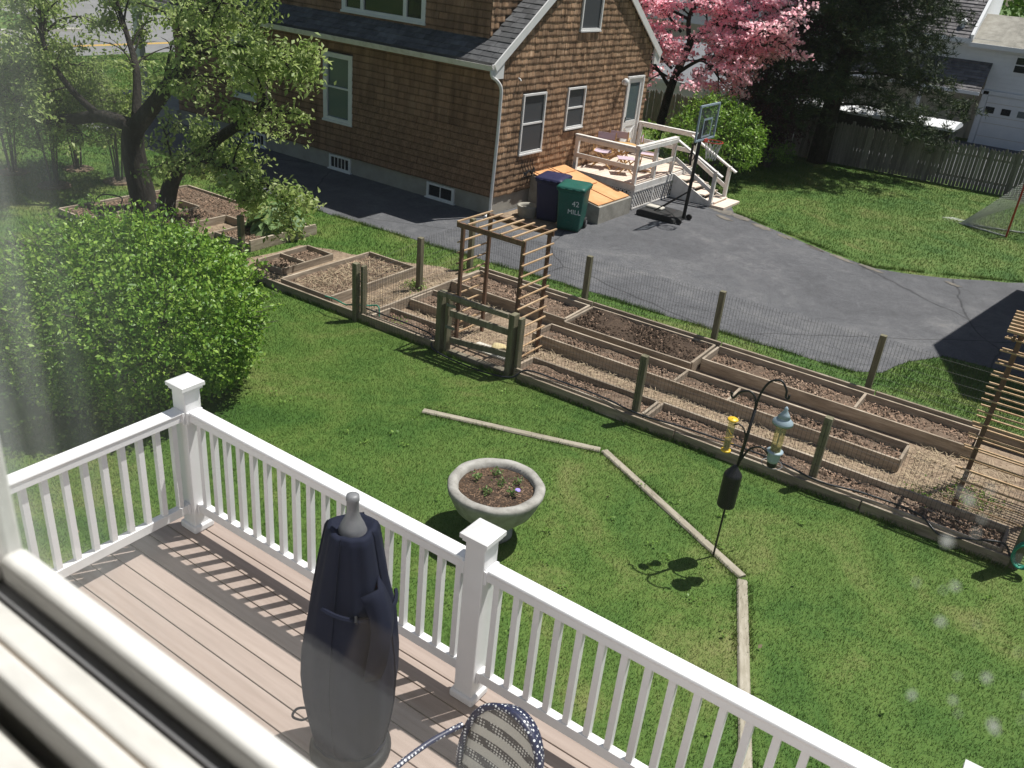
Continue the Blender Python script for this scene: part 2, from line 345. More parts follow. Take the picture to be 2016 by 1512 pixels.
sheet('driveway', DRIVE_R, 0.006, MT['asphalt'])
# worn dirt margin of the driveway where it meets the back lawn, and by the downspout
DM = [(-7.5,21.25,.42,.22),(-6.9,21.0,.35,.16),(-6.2,20.62,.30,.12),(-5.5,20.28,.22,.10),(-4.7,19.98,.30,.08),(-4.0,19.70,.35,.07),(-3.3,19.5,.3,.08),(-1.7,19.9,.18,.07),(-7.2,20.6,.28,.10)]
MT['dust_or_glare'] = pm('pale_dust', [(.105,.10,.095), (.165,.15,.13), (.26,.225,.185)], 9, rough=.95, bmp=.3)
for i_, (x_, y_, a_, b_) in enumerate(DM):
    sheet('dirt_margin', [(x_+a_*math.cos(t)*random.uniform(.6,1.2)+b_*.5*math.sin(t), y_+b_*math.sin(t)*random.uniform(.6,1.25)-.45*a_*math.cos(t)) for t in np.linspace(0,6.283,40)[:-1]], .0105+.0006*i_, MT['dust_or_glare'])
sheet('dirt_patch', rough_edge([(-10.95,15.9),(-10.1,15.55),(-9.6,15.9),(-9.4,16.6),(-10.9,17.3)], .25, .08, 8), 0.012, MT['straw_path'])
sheet('paved_yard', [(-24,31.6),(12,31.9),(12,41),(-24,41)], 0.005, MT['asphalt'])
sheet('road', [(-41.6,-120),(-34.8,-120),(-34.8,160),(-41.6,160)], 0.004, MT['asphalt'])
MT['asphalt_pale'] = pm('road_asphalt', [(.17,.168,.17), (.24,.238,.24)], 2, rough=.9, bmp=.2)
bpy.data.objects['road'].data.materials.clear(); bpy.data.objects['road'].data.materials.append(MT['asphalt_pale'])
sheet('road_line', [(-37.45,-120),(-37.3,-120),(-37.3,160),(-37.45,160)], 0.008, MT['yellow_line'])
sheet('road_line.001', [(-37.2,-120),(-37.05,-120),(-37.05,160),(-37.2,160)], 0.008, MT['yellow_line'])
tag(MB().box(-41.9,-41.6,-120,25.0,0,.13).build('kerb', MT['paving']), kind='structure')
tag(MB().box(-41.9,-41.6,40.0,160,0,.13).build('kerb.001', MT['paving']), kind='structure')
sheet('side_street', [(-41.6,25.0),(-41.6,40.0),(-140,52),(-140,33)], 0.004, MT['asphalt_pale'])
tag(MB().prism([(-41.9,40.0),(-41.9,40.3),(-140,52.4),(-140,52.0)], 0, .13).build('kerb.002', MT['paving']), kind='structure')
# garden earth: wood-chip and straw paths of the vegetable plot
GY = lambda x, y: y + .02*(x+5)
def gp(x, y): return (x, GY(x, y))
sheet('garden_path', [gp(-8.75,9.5), gp(.68,9.5), gp(.68,12.5), gp(-8.75,12.5)], 0.008, MT['straw_path'])
sheet('garden_path.002', [(-15.58,8.95),(-15.0,8.95),(-15.0,11.07),(-15.58,11.05)], 0.008, MT['straw_path']); sheet('garden_path.003', [(-14.16,9.3),(-13.48,9.3),(-13.48,11.1),(-14.16,11.1)], 0.008, MT['straw_path'])
sheet('garden_path.001', rough_edge([gp(-12.2,9.55), gp(-8.78,9.55), gp(-8.78,12.7), gp(-9.6,12.5), gp(-10.9,11.9), gp(-12.2,11.4)], .3, .07, 9), 0.008, MT['straw_path'])
# ---------------------------------------------------------------- brown shingled house next door
HX, HY, HR = -11.02, 15.95, rad(-1.15)
house = thing('shingled_house', (HX, HY, 0), 'brown cedar shingled house with white trim and dark roof across the driveway', 'house', rz=HR)
HL, HW, HT, SLOPE = 11.4, 6.85, 3.32, .70            # length of the long wall, width of the gable wall, eave height
RIDGE = HT + SLOPE*(HW/2+.35)
def roof_z(y): return HT + SLOPE*(min(y, HW-y)+.35)
# core walls (sheathing behind the shingles) with real openings left by panels
def panel_wall(name, mat, axis, u0, u1, ztop, openings, off0, off1, zb=0.42, splits=()):
    """wall slab built of rectangles round its openings; ztop(u0,u1) top height"""
    mb = MB(); us = sorted({u0, u1, *splits, *[o[0] for o in openings], *[o[1] for o in openings]})
    for a, b in zip(us[:-1], us[1:]):
        zs = zb; ops = sorted([o for o in openings if o[0] < (a+b)/2 < o[1]], key=lambda o: o[2])
        spans = []
        for o in ops:
            if o[2] > zs: spans.append((zs, o[2]))
            zs = max(zs, o[3])
        spans.append((zs, None))
        for (z0, z1) in spans:
            pa, pb = (z1, z1) if z1 is not None else (ztop(a), ztop(b))
            if min(pa, pb) - z0 < .01: continue
            for o0, o1 in ((off0, off1),):
                P = lambda u, o, z: (u, o, z) if axis == 'x' else (o, u, z)
                vs = [P(a,o0,z0), P(b,o0,z0), P(b,o0,pb), P(a,o0,pa), P(a,o1,z0), P(b,o1,z0), P(b,o1,pb), P(a,o1,pa)]
                mb.add(vs, [(0,1,2,3),(7,6,5,4),(0,4,5,1),(1,5,6,2),(2,6,7,3),(3,7,4,0)])
    return mb.build(name, mat, house)
GAB_OPEN = [(.86,1.82,1.27,2.64), (2.72,3.58,1.66,2.66), (5.66,6.6,.70,2.76), (2.94,3.90,3.90,5.1)]
WALL_OPEN = [(-5.4,-4.4,1.22,2.86), (-8.9,-7.95,1.22,2.86)]
gable = panel_wall('gable_wall', MT['sheath'], 'y', 0, HW, lambda u: roof_z(u)-.06, GAB_OPEN, -.12, 0, splits=(HW/2,))
longw = panel_wall('long_wall', MT['sheath'], 'x', -HL, 0, lambda u: HT+.1, WALL_OPEN, 0, .12)
backw = MB().box(-HL-.0,-.121,HW-.12,HW,.42,HT+.1).box(-HL,-HL+.12,.121,HW-.121,.42,HT+.1).build('back_wall', MT['sheath'], house)
# -- individual shingles: a tapered wedge, butt edge proud of the wall
def wedge(w, h, tb, tt, jit=0):   # x = along wall, y = outward, z = up; origin at butt bottom left
    return [(0,.0,0),(w,.0,0),(w,tb,0),(0,tb,0),(0,0,h),(w,0,h),(w,tt,h),(0,tt,h)]
WF = [(0,3,2,1),(4,5,6,7),(3,7,6,2),(0,4,7,3),(1,2,6,5)]
def shingles(wall_part, name, mat, place, u_range, zs, exposure, wid, openings, tb, tilt, pick, seed):
    """place(u,z,o)->local xyz. pick(u,z)->True to make single objects"""
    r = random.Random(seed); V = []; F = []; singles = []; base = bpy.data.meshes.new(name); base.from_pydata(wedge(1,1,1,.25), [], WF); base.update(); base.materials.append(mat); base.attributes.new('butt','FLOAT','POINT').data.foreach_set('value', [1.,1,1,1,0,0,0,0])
    for z in zs:
        a, b = u_range(z); a2, b2 = u_range(z+exposure*.95); a, b = max(a, a2), min(b, b2)
        if b - a < .05: continue
        ivs = [(a, b)]
        for o in openings:
            if o[2] < z+exposure*.75 and o[3] > z+exposure*.25:
                nv = []
                for (p, q) in ivs:
                    if o[1] <= p or o[0] >= q: nv.append((p, q)); continue
                    if o[0] > p: nv.append((p, o[0]))
                    if o[1] < q: nv.append((o[1], q))
                ivs = nv
        for (p, q) in ivs:
            u = p
            while u < q-.01:
                w = min(r.uniform(*wid), q-u)
                if q-u-w < .05: w = q-u
                g = .007; t = tb*r.uniform(.75, 1.3); dz = r.uniform(-tilt, tilt)*.6; h = exposure+.035; lean = r.uniform(-tilt, tilt)
                if pick(u+w/2, z): singles.append((u+g/2, z+dz, w-g, h, t, lean))
                else:
                    n = len(V)
                    for (x, y, zz) in wedge(w-g, h-dz, t, t*.25):
                        V.append(place(u+g/2+x, z+dz+zz+lean*x, y))
                    F += [tuple(i+n for i in f) for f in WF]
                u += w
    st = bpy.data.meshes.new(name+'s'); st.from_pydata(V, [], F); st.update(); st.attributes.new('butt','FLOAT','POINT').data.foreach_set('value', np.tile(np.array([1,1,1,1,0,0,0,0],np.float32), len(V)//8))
    o = tag(link('shingles', st, mat, wall_part), kind='stuff')
    for (u, z, w, h, t, lean) in singles:
        c = link('shingle', base, mat, wall_part); p0 = Vector(place(u, z, 0)); ex = Vector(place(u+1, z, 0))-p0; ey = Vector(place(u, z, 1))-p0
        c.matrix_local = Matrix(((ex.x*w, ey.x*t, 0, p0.x), (ex.y*w, ey.y*t, 0, p0.y), (lean*w, 0, h, p0.z), (0,0,0,1)))
    return len(singles)
def gab_range(z):
    if z < HT-.05: return (0.0, HW)
    k = (z-HT)/SLOPE - .35 + .12
    return (max(0, k), min(HW, HW-k))
EXP = .142
gz = [.42+EXP*i for i in range(int((RIDGE-.5)/EXP))]
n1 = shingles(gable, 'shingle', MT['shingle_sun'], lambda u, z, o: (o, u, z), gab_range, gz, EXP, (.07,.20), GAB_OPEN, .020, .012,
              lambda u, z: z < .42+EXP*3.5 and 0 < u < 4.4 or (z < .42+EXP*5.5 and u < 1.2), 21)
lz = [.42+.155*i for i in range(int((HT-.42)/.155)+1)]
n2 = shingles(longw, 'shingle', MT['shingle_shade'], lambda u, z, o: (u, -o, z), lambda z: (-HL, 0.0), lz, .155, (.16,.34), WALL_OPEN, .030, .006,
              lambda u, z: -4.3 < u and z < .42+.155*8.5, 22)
print('single shingles', n1, n2)
# foundation
MB().box(-HL,-.02,.02,.14,-.3,.44).box(-.14,-.02,.141,HW-.02,-.3,.44).box(-HL,-.141,HW-.14,HW-.02,-.3,.44).build('foundation', MT['foundation'], house)
# main roof: two slopes with overhang; front slope is interrupted by the shed dormer
DX0, DX1, DY, DTOP = -10.2, -.55, .22, 5.95
def slab(name, mat, pts, th, parent=house):
    P = [Vector(p) for p in pts]; n = (P[1]-P[0]).cross(P[2]-P[0]).normalized()
    if n.z < 0: P.reverse(); n = -n
    k = len(P); return MB().add([p for p in P] + [p-n*th for p in P], [tuple(range(k)), tuple(reversed(range(k, 2*k)))] + [((i+1) % k, i, i+k, (i+1) % k+k) for i in range(k)]).build(name, mat, parent)
RX0, RX1 = -14.9, .085
roof = slab('roof', MT['roof'], [(RX0,-.35,HT), (RX1,-.35,HT), (RX1,HW/2,RIDGE), (RX0,HW/2,RIDGE)], .07)
slab('roof_back', MT['roof'], [(RX0,HW+.35,HT), (RX0,HW/2,RIDGE), (RX1,HW/2,RIDGE), (RX1,HW+.35,HT)], .07)
# roof shingle tabs (joined: hundreds, dark)
def tabs(parent, x0, x1, p0, p1, n, mat, seed, tabw=.3, th=.009, name='roof_shingles', cut=None):
    r = random.Random(seed); p0, p1 = Vector(p0), Vector(p1); d = p1-p0; nn = Vector((1,0,0)).cross(d).normalized()
    if nn.z < 0: nn = -nn
    V = []; F = []
    for i in range(n):
        a = p0+d*i/n; b = p0+d*(i+1.25)/n if i < n-1 else p0+d; x = x0 - (r.random()*tabw)
        while x < x1:
            u, v = max(x, x0), min(x+tabw-.008, x1); x += tabw
            if v-u < .03 or (cut and cut((u+v)/2, i/n)): continue
            t = th*r.uniform(.8, 1.5); k = len(V)
            for uu in (u, v):
                V += [tuple(Vector((uu, a.y, a.z))+nn*.001), tuple(Vector((uu, a.y, a.z))+nn*t*1.6), tuple(Vector((uu, b.y, b.z))+nn*.002), ]
            F += [(k+0,k+3,k+4,k+1), (k+1,k+4,k+5,k+2), (k+0,k+1,k+2), (k+3,k+5,k+4)]
    me = bpy.data.meshes.new(name); me.from_pydata(V, [], F); me.update()
    return tag(link(name, me, mat, parent), kind='stuff')
tabs(roof, RX0, RX1, (0,-.35,HT+.002), (0,HW/2,RIDGE+.002), 28, MT['roof'], 5, cut=lambda x, t: DX0 < x < DX1 and t > (DY+.36)/(HW/2+.35))
# dormer
dz0 = roof_z(DY)-.1
dorm = MB()
DO = (-4.98, -2.36, 3.80, 5.2)
for (a, b, z0, z1) in ((DX0,DO[0],dz0,DTOP), (DO[1],DX1,dz0,DTOP), (DO[0],DO[1],dz0,DO[2]), (DO[0],DO[1],DO[3],DTOP)): dorm.box(a, b, DY, DY+.12, z0, z1)
dorm.add([(DX1,DY+.121,dz0),(DX1,HW/2,RIDGE-.02),(DX1,HW/2,RIDGE+.35),(DX1,DY+.121,DTOP),(DX1-.1,DY+.121,dz0),(DX1-.1,HW/2,RIDGE-.02),(DX1-.1,HW/2,RIDGE+.35),(DX1-.1,DY+.121,DTOP)], [(0,1,2,3),(7,6,5,4),(0,3,7,4),(1,5,6,2)])
dorm = dorm.build('dormer_wall', MT['sheath'], house)
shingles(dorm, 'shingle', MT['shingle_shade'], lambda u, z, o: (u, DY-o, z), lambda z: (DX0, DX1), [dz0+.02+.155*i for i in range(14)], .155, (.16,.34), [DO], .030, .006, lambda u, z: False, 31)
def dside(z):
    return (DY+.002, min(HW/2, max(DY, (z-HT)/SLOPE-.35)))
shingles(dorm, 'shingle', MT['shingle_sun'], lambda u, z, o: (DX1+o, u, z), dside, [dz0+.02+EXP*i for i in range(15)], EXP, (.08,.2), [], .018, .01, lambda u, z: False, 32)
slab('dormer_roof', MT['roof'], [(DX0-.2,DY-.32,DTOP), (DX1+.2,DY-.32,DTOP), (DX1+.2,HW/2,RIDGE+.4), (DX0-.2,HW/2,RIDGE+.4)], .09)
# trim: rake boards, fascia, gutter, downspout
for s in (0, 1):
    ye, ym = (-.37, HW/2) if s == 0 else (HW+.37, HW/2)
    MB().beam((RX1+.012,ye,HT-.075), (RX1+.012,ym,RIDGE-.055), .03, .17, up=(0,0,1)).build('rake_board', MT['white_paint'], house)
    MB().extr([(ye-.02 if s == 0 else ye+.02, HT-.30), (ye+.33 if s == 0 else ye-.33, HT-.30), (ye+.33 if s == 0 else ye-.33, HT+.10), (ye-.02 if s == 0 else ye+.02, HT-.02)][::1 if s == 0 else -1], 'x', .024, RX1+.002).build('cornice_return', MT['white_paint'], house)
MB().box(RX0,.02,-.30,0.0-.013,HT-.16,HT-.12).build('soffit', MT['white_paint'], house)
MB().box(RX0,.02,-.345,-.32,HT-.16,HT-.055).build('fascia', MT['white_paint'], house)
gut = MB().extr([(-.355,HT-.14),(-.43,HT-.13),(-.47,HT-.03),(-.455,HT-.03),(-.425,HT-.115),(-.36,HT-.125)], 'x', RX0, .075).build('gutter', MT['porch_white'], house)
dp = spline([(.04,-.41,HT-.13),(.05,-.40,HT-.24),(.08,-.22,HT-.36),(.085,-.09,HT-.52),(.085,-.075,HT-.8),(.075,-.07,1.7),(.05,-.085,.5),(.05,-.09,.16),(.06,-.16,.07),(.08,-.3,.045)], 5)
MB().tube(dp, .037, 8).build('downspout', MT['white_paint'], house, smooth=True)
MB().box(-.005,.021,-.0135,.05,.42,HT-.14).build('corner_board', MT['sheath'], house)
# windows
def win_gable(y0, y1, z0, z1, pane='screen', mid=True, w=.045):
    f = MB().box(-.06,.045,y0,y0+w,z0,z1).box(-.06,.045,y1-w,y1,z0,z1).box(-.06,.045,y0+w,y1-w,z1-w,z1).box(-.06,.06,y0-.01,y1+.01,z0-.035,z0+.001).box(-.06,.04,y0+w,y1-w,z0+.002,z0+w)
    if mid: f.box(-.03,.03,y0+w,y1-w,(z0+z1)/2-.02,(z0+z1)/2+.02)
    fo = f.build('window', MT['white_paint'], house)
    if mid:
        m = (z0+z1)/2
        MB().box(-.012,.004,y0+w,y1-w,m+.02,z1-w).build('pane', MT[pane], fo); MB().box(.006,.02,y0+w,y1-w,z0+w,m-.02).build('pane', MT[pane], fo)
    else: MB().box(-.012,.004,y0+w,y1-w,z0+w,z1-w).build('pane', MT[pane], fo)
    bl = MB()                                    # slatted blind behind the glass
    for i in range(int((z1-z0-.1)/.05)):
        z = z0+.06+.05*i; bl.add([(-.05,y0+w,z),(-.05,y1-w,z),(-.02,y1-w,z+.02),(-.02,y0+w,z+.02)], [(0,1,2,3)])
    tag(bl.build('blind', MT['screen'], fo), kind='stuff')
    return fo
win_gable(.88,1.80,1.29,2.62); win_gable(2.74,3.56,1.68,2.64); win_gable(2.96,3.88,3.92,5.08, mid=False)
def win_wall(x0, x1, z0, z1, yo=0.0, casing=.11, mull=(), hor=True, pane='pane_soft'):
    c = casing; f = MB()
    f.box(x0-.02,x0+c,yo-.035,yo+.06,z0,z1).box(x1-c,x1+.02,yo-.035,yo+.06,z0,z1).box(x0+c,x1-c,yo-.035,yo+.06,z1-c,z1).box(x0-.04,x1+.04,yo-.06,yo+.06,z0-.05,z0-.001).box(x0+c,x1-c,yo-.035,yo+.06,z0,z0+c*.7)
    if hor: f.box(x0+c,x1-c,yo-.02,yo+.05,(z0+z1)/2-.02,(z0+z1)/2+.02)
    for m in mull: f.box(m-.05,m+.05,yo-.03,yo+.06,z0+c*.7,z1-c)
    fo = f.build('window', MT['white_paint'], house); xs = [x0+c] + [k for m in mull for k in (m-.05, m+.05)] + [x1-c]
    for a, b in zip(xs[::2], xs[1::2]):
        if hor:
            MB().box(a,b,yo+.01,yo+.03,z0+c*.7,(z0+z1)/2-.02).build('pane', MT[pane], fo); MB().box(a,b,yo+.025,yo+.045,(z0+z1)/2+.02,z1-c).build('pane', MT[pane], fo)
        else: MB().box(a,b,yo+.01,yo+.03,z0+c*.7,z1-c).build('pane', MT[pane], fo)
    return fo
win_wall(-5.38,-4.42,1.24,2.84); win_wall(-8.88,-7.97,1.24,2.84)
win_wall(DO[0]+.02,DO[1]-.02,DO[2]+.02,DO[3]-.02, DY, .1, (-4.32,-2.98), False, 'pane')
for (x0, x1, bars) in ((-5.22,-4.46,4), (-1.92,-1.08,1), (-8.45,-7.68,4)):      # cellar windows
    f = MB().box(x0,x0+.07,-.02,.05,.03,.385).box(x1-.07,x1,-.02,.05,.03,.385).box(x0+.07,x1-.07,-.02,.05,.33,.385).box(x0-.03,x1+.03,-.05,.05,-.02,.0301).box(x0+.07,x1-.07,-.02,.05,.031,.075)
    fo = f.build('cellar_window', MT['white_paint'], house); MB().box(x0+.07,x1-.07,.0,.012,.075,.33).build('pane', MT['pane'], fo)
    for i in range(bars):
        x = x0+.07+(x1-x0-.14)*(i+1)/(bars+1); MB().box(x-.01,x+.01,-.015,-.001,.075,.33).build('bar', MT['porch_white'], fo)
# storm door with half glass and cross-buck panel
y0, y1, z0, z1 = 5.70, 6.56, .72, 2.74
dr = MB().box(-.06,.05,y0-.03,y0+.04,z0,z1).box(-.06,.05,y1-.04,y1+.03,z0,z1).box(-.06,.05,y0+.04,y1-.04,z1-.05,z1).build('door_frame', MT['white_paint'], house)
dd = MB().box(-.02,.02,y0+.04,y0+.15,z0+.01,z1-.05).box(-.02,.02,y1-.15,y1-.04,z0+.01,z1-.05).box(-.02,.02,y0+.15,y1-.15,z1-.17,z1-.05).box(-.02,.02,y0+.15,y1-.15,z0+.72,z0+.86).box(-.02,.02,y0+.15,y1-.15,z0+.01,z0+.16).box(-.02,.006,y0+.15,y1-.15,z0+.16,z0+.72)
dd.beam((.012,y0+.16,z0+.18),(.012,y1-.16,z0+.70),.02,.05,up=(1,0,0)).beam((.0121,y0+.16,z0+.70),(.0121,y1-.16,z0+.18),.02,.05,up=(1,0,0))
dd = dd.build('door', MT['white_paint'], house)
MB().box(-.008,.004,y0+.15,y1-.15,z0+.86,z1-.17).build('pane', MT['pane_soft'], dd); MB().box(.02,.05,y0+.07,y0+.10,z0+.84,z0+.98).build('handle', MT['black'], dd)
lp = MB().lathe([(.02,0),(.05,.01),(.05,.03),(.02,.04)], n=12).build('lamp_base', MT['white_paint'], house, loc=(.02,5.38,2.62), rot=(0,rad(90),0), smooth=True)
MB().lathe([(.02,-.08),(.07,-.06),(.085,0),(.07,.06),(.03,.09)], n=14).build('lamp_globe', MT['white_paint'], house, loc=(.12,5.38,2.64), smooth=True)
MB().tube([(.02,.62,2.98),(.06,.62,2.97),(.09,.62,2.93)], .018, 8).build('vent_hood', MT['white_paint'], house)
# wrought iron scroll rack on the wall under the first window
rk = MB()
for k in range(5):
    yy = 1.05+.11*k; rk.tube(spline([(.03,yy,.72),(.09,yy,.74),(.10,yy+.03,.86),(.04,yy,.98),(.03,yy+.02,1.12)], 4), .008, 5)
for zz in (.76,.86): rk.tube([(.10,1.0,zz),(.10,1.55,zz)], .01, 5)
rk.tube(spline([(.1,1.1,.80),(.13,1.25,.90),(.1,1.4,.80),(.08,1.5,.92)], 6), .025, 6); rk.build('scroll_rack', MT['black'], house)
# front porch beyond the long wall: beam on a square column, under the same eave
MB().box(-14.7,-HL-.01,-.06,.10,HT-.42,HT-.165).build('porch_beam', MT['porch_white'], house)
MB().box(-13.24,-13.04,-.06,.14,0,HT-.421).build('porch_column', MT['porch_white'], house, bevel=.01)
MB().box(-14.7,-HL-.005,-.1,HW-.2,0,.40).build('porch_slab', MT['foundation'], house)
# ---------------------------------------------------------------- things round the neighbour's back door (house-local placing)
HM = Matrix.Translation((HX, HY, 0)) @ Matrix.Rotation(HR, 4, 'Z')
def hw(x, y, z=0): return HM @ Vector((x, y, z))
FZ, PY0, PY1, PX = .65, 3.3, 6.72, 1.86
porch = thing('back_porch', hw(0,0), 'white railed wooden back porch with lattice skirt and stairs beside shingled wall', 'porch', rz=HR)
nb = int((PX-.03)/.14)
for i in range(nb):
    x = .03+.14*i; MB().box(x, x+.134, PY0, PY1, FZ-.03, FZ).build('floor_board', MT['porch_floor'], porch)
SY0, SY1 = 5.42, 6.36
MB().box(.03,PX,PY0-.001,PY0+.035,FZ-.18,FZ-.031).build('rim_board', MT['porch_white'], porch)
MB().box(PX-.005,PX+.03,PY0,PY1,FZ-.18,FZ-.031).build('rim_board', MT['porch_white'], porch)
MB().box(.03,PX,PY1-.035,PY1,FZ-.18,FZ-.031).build('rim_board', MT['porch_white'], porch)
RT = 1.52
def post(x, y, z0=FZ-.03, z1=RT-.04, s=.09): return MB().box(x-s/2,x+s/2,y-s/2,y+s/2,z0,z1).build('post', MT['porch_white'], porch, bevel=.004)
for (x, y) in ((.1,PY0+.05),(PX-.05,PY0+.05),(PX-.05,4.35),(PX-.05,SY0-.05),(.1,PY1-.05),(PX-.05,PY1-.05)): post(x, y)
def rail(a, b, w=.12, h=.04, name='rail'): return MB().beam(a, b, w, h).build(name, MT['porch_white'], porch, bevel=.004)
rail((.03,PY0+.05,RT-.02),(PX+.03,PY0+.05,RT-.02)); rail((PX-.05,PY0-.011,RT+.02),(PX-.05,SY0+.02,RT+.02)); rail((.03,PY1-.05,RT-.02),(PX+.03,PY1-.05,RT-.02))
for (a, b) in (((.14,PY0+.0,1.02),(PX-.1,PY0+.0,1.02)), ((.0+.14,PY1-.05,1.02),(PX-.1,PY1-.05,1.02)), ((PX+.005,PY0+.1,1.02),(PX+.005,SY0-.1,1.02))): rail(a, b, .035, .11)
for (a, b) in (((.06,PY0-.009,RT-.09),(PX-.1,PY0-.009,RT-.09)), ((.06,PY1-.0,RT-.09),(PX-.1,PY1-.0,RT-.09)), ((PX+.011,PY0+.1,RT-.05),(PX+.011,SY0-.0,RT-.05))): rail(a, b, .03, .10)
# stairs down towards the driveway
N = 4; run, rise = .30, FZ/5
for i in range(N):
    x = PX+.04+run*i; z = FZ-rise*(i+1)
    MB().box(x, x+run+.03, SY0+.04, SY1-.04, z-.035, z).build('tread', MT['porch_floor'], porch, bevel=.004)
for y in (SY0, SY1-.04):
    xe = PX+.04+run*N
    MB().extr([(PX+.032,FZ-.03),(PX+.032,-.02),(xe,-.02),(xe,rise-.02),(xe-run,rise*1.0+.06)], 'y', y, y+.038).build('stringer', MT['porch_white'], porch)
    MB().box(xe-.12,xe-.03,y-.03,y+.06,0,.92).build('post', MT['porch_white'], porch, bevel=.004)
    rail((PX-.05,y+.015,RT-.03),(xe+.12,y+.015,.80), .11, .04); rail((PX-.0,y+.015,1.0),(xe-.06,y+.015,.36), .035, .10)
MB().box(PX+.04+run*N-.02, PX+.04+run*N+.34, SY0-.05, SY1+.08, 0, .075).build('landing', MT['porch_floor'], porch, bevel=.01)
# lattice skirts: crossed slats (too fine to pick apart one by one)
def lattice(p0, p1, z0, z1, name='lattice'):
    a, b = Vector((*p0,0)), Vector((*p1,0)); L = (b-a).length; d = (b-a).normalized(); n = Vector((d.y,-d.x,0)); mb = MB(); H = z1-z0; st = .115
    for s, off in ((1, 0), (-1, .009)):
        k = -H
        while k < L+H:
            u0, u1 = (k, k+H) if s == 1 else (k+H, k); v0, v1 = z0, z1
            def clip(u0, v0, u1, v1):
                pts = []
                for (uu, vv, wu, wv) in ((u0,v0,u1,v1),(u1,v1,u0,v0)):
                    if uu < 0: t = (0-uu)/(wu-uu); uu, vv = 0, vv+(wv-vv)*t
                    elif uu > L: t = (L-uu)/(wu-uu); uu, vv = L, vv+(wv-vv)*t
                    pts.append((uu, vv))
                return pts
            if max(u0,u1) > .02 and min(u0,u1) < L-.02:
                (ua, va), (ub, vb) = clip(u0, v0, u1, v1)
                if abs(va-vb) > .02:
                    A_l, B_l = a+d*ua+n*off+Vector((0,0,va)), a+d*ub+n*off+Vector((0,0,vb)); td = (B_l-A_l).normalized(); pd_ = n.cross(td).normalized()*.017; nd = n*.004
                    mb.add([A_l-pd_-nd, A_l+pd_-nd, A_l+pd_+nd, A_l-pd_+nd, B_l-pd_-nd, B_l+pd_-nd, B_l+pd_+nd, B_l-pd_+nd], [(0,3,2,1),(4,5,6,7),(0,1,5,4),(1,2,6,5),(2,3,7,6),(3,0,4,7)])
            k += st
    return tag(mb.build(name, MT['porch_white'], porch), kind='stuff')
lattice((PX+.01,PY0),(PX+.01,SY0), .03, FZ-.19); lattice((.05,PY0+.02),(PX,PY0+.02), .03, FZ-.19)
for z in (.02, FZ-.21): MB().box(PX+.012,PX+.034,PY0,SY0,z,z+.035).build('skirt_trim', MT['porch_white'], porch)
MB().box(PX+.012,PX+.036,4.3,4.345,.056,FZ-.211).build('skirt_trim', MT['porch_white'], porch)
MB().box(.05,PX-.05,PY0+.3,PY1-.1,.0,.02).build('under_shade', MT['dark_soil'], porch)  # dark sheet added to stand in for the shade under the porch
MB().box(PX-.07,PX+.012,PY0-.002,PY0+.08,0,FZ-.181).build('post', MT['porch_white'], porch)
# cellar bulkhead: concrete cheeks with sloping orange doors
bk = thing('cellar_bulkhead', hw(0,0), 'concrete cellar bulkhead with sloping orange painted doors behind the bins', 'bulkhead', rz=HR)
BY0, BY1, BX = 1.5, 3.02, 1.98
for y in (BY0, BY1-.18): MB().extr([(.0,.0),(BX,.0),(BX,.40),(.0,.74)], 'y', y, y+.18).build('side_wall', MT['concrete'], bk)
MB().box(BX-.18,BX-.001,BY0+.18,BY1-.18,0,.40).build('front_wall', MT['concrete'], bk)
ym = (BY0+BY1)/2
for (a, b) in ((BY0+.03,ym-.006),(ym+.006,BY1-.03)):
    d = MB().add([(.03,a,.76),(.03,b,.76),(BX-.06,b,.415),(BX-.06,a,.415),(.03,a,.785),(.03,b,.785),(BX-.06,b,.44),(BX-.06,a,.44)], [(0,1,2,3),(7,6,5,4),(0,4,5,1),(1,5,6,2),(2,6,7,3),(3,7,4,0)]).build('door', MT['orange'], bk, bevel=.004)
    MB().add([(.05,a+.08,.79),(.05,b-.08,.79),(.4,b-.08,.727),(.4,a+.08,.727),(.05,a+.08,.80),(.05,b-.08,.80),(.4,b-.08,.737),(.4,a+.08,.737)], [(0,1,2,3),(7,6,5,4),(0,4,5,1),(1,5,6,2),(2,6,7,3),(3,7,4,0)]).build('panel_step', MT['orange'], d)
    MB().beam((1.1,(a+b)/2-.15,.604),(1.1,(a+b)/2+.15,.604),.03,.02).build('handle', MT['orange'], d)
MB().beam((.03,ym,.795),(BX-.06,ym,.45),.06,.015).build('lap_strip', MT['orange'], bk)
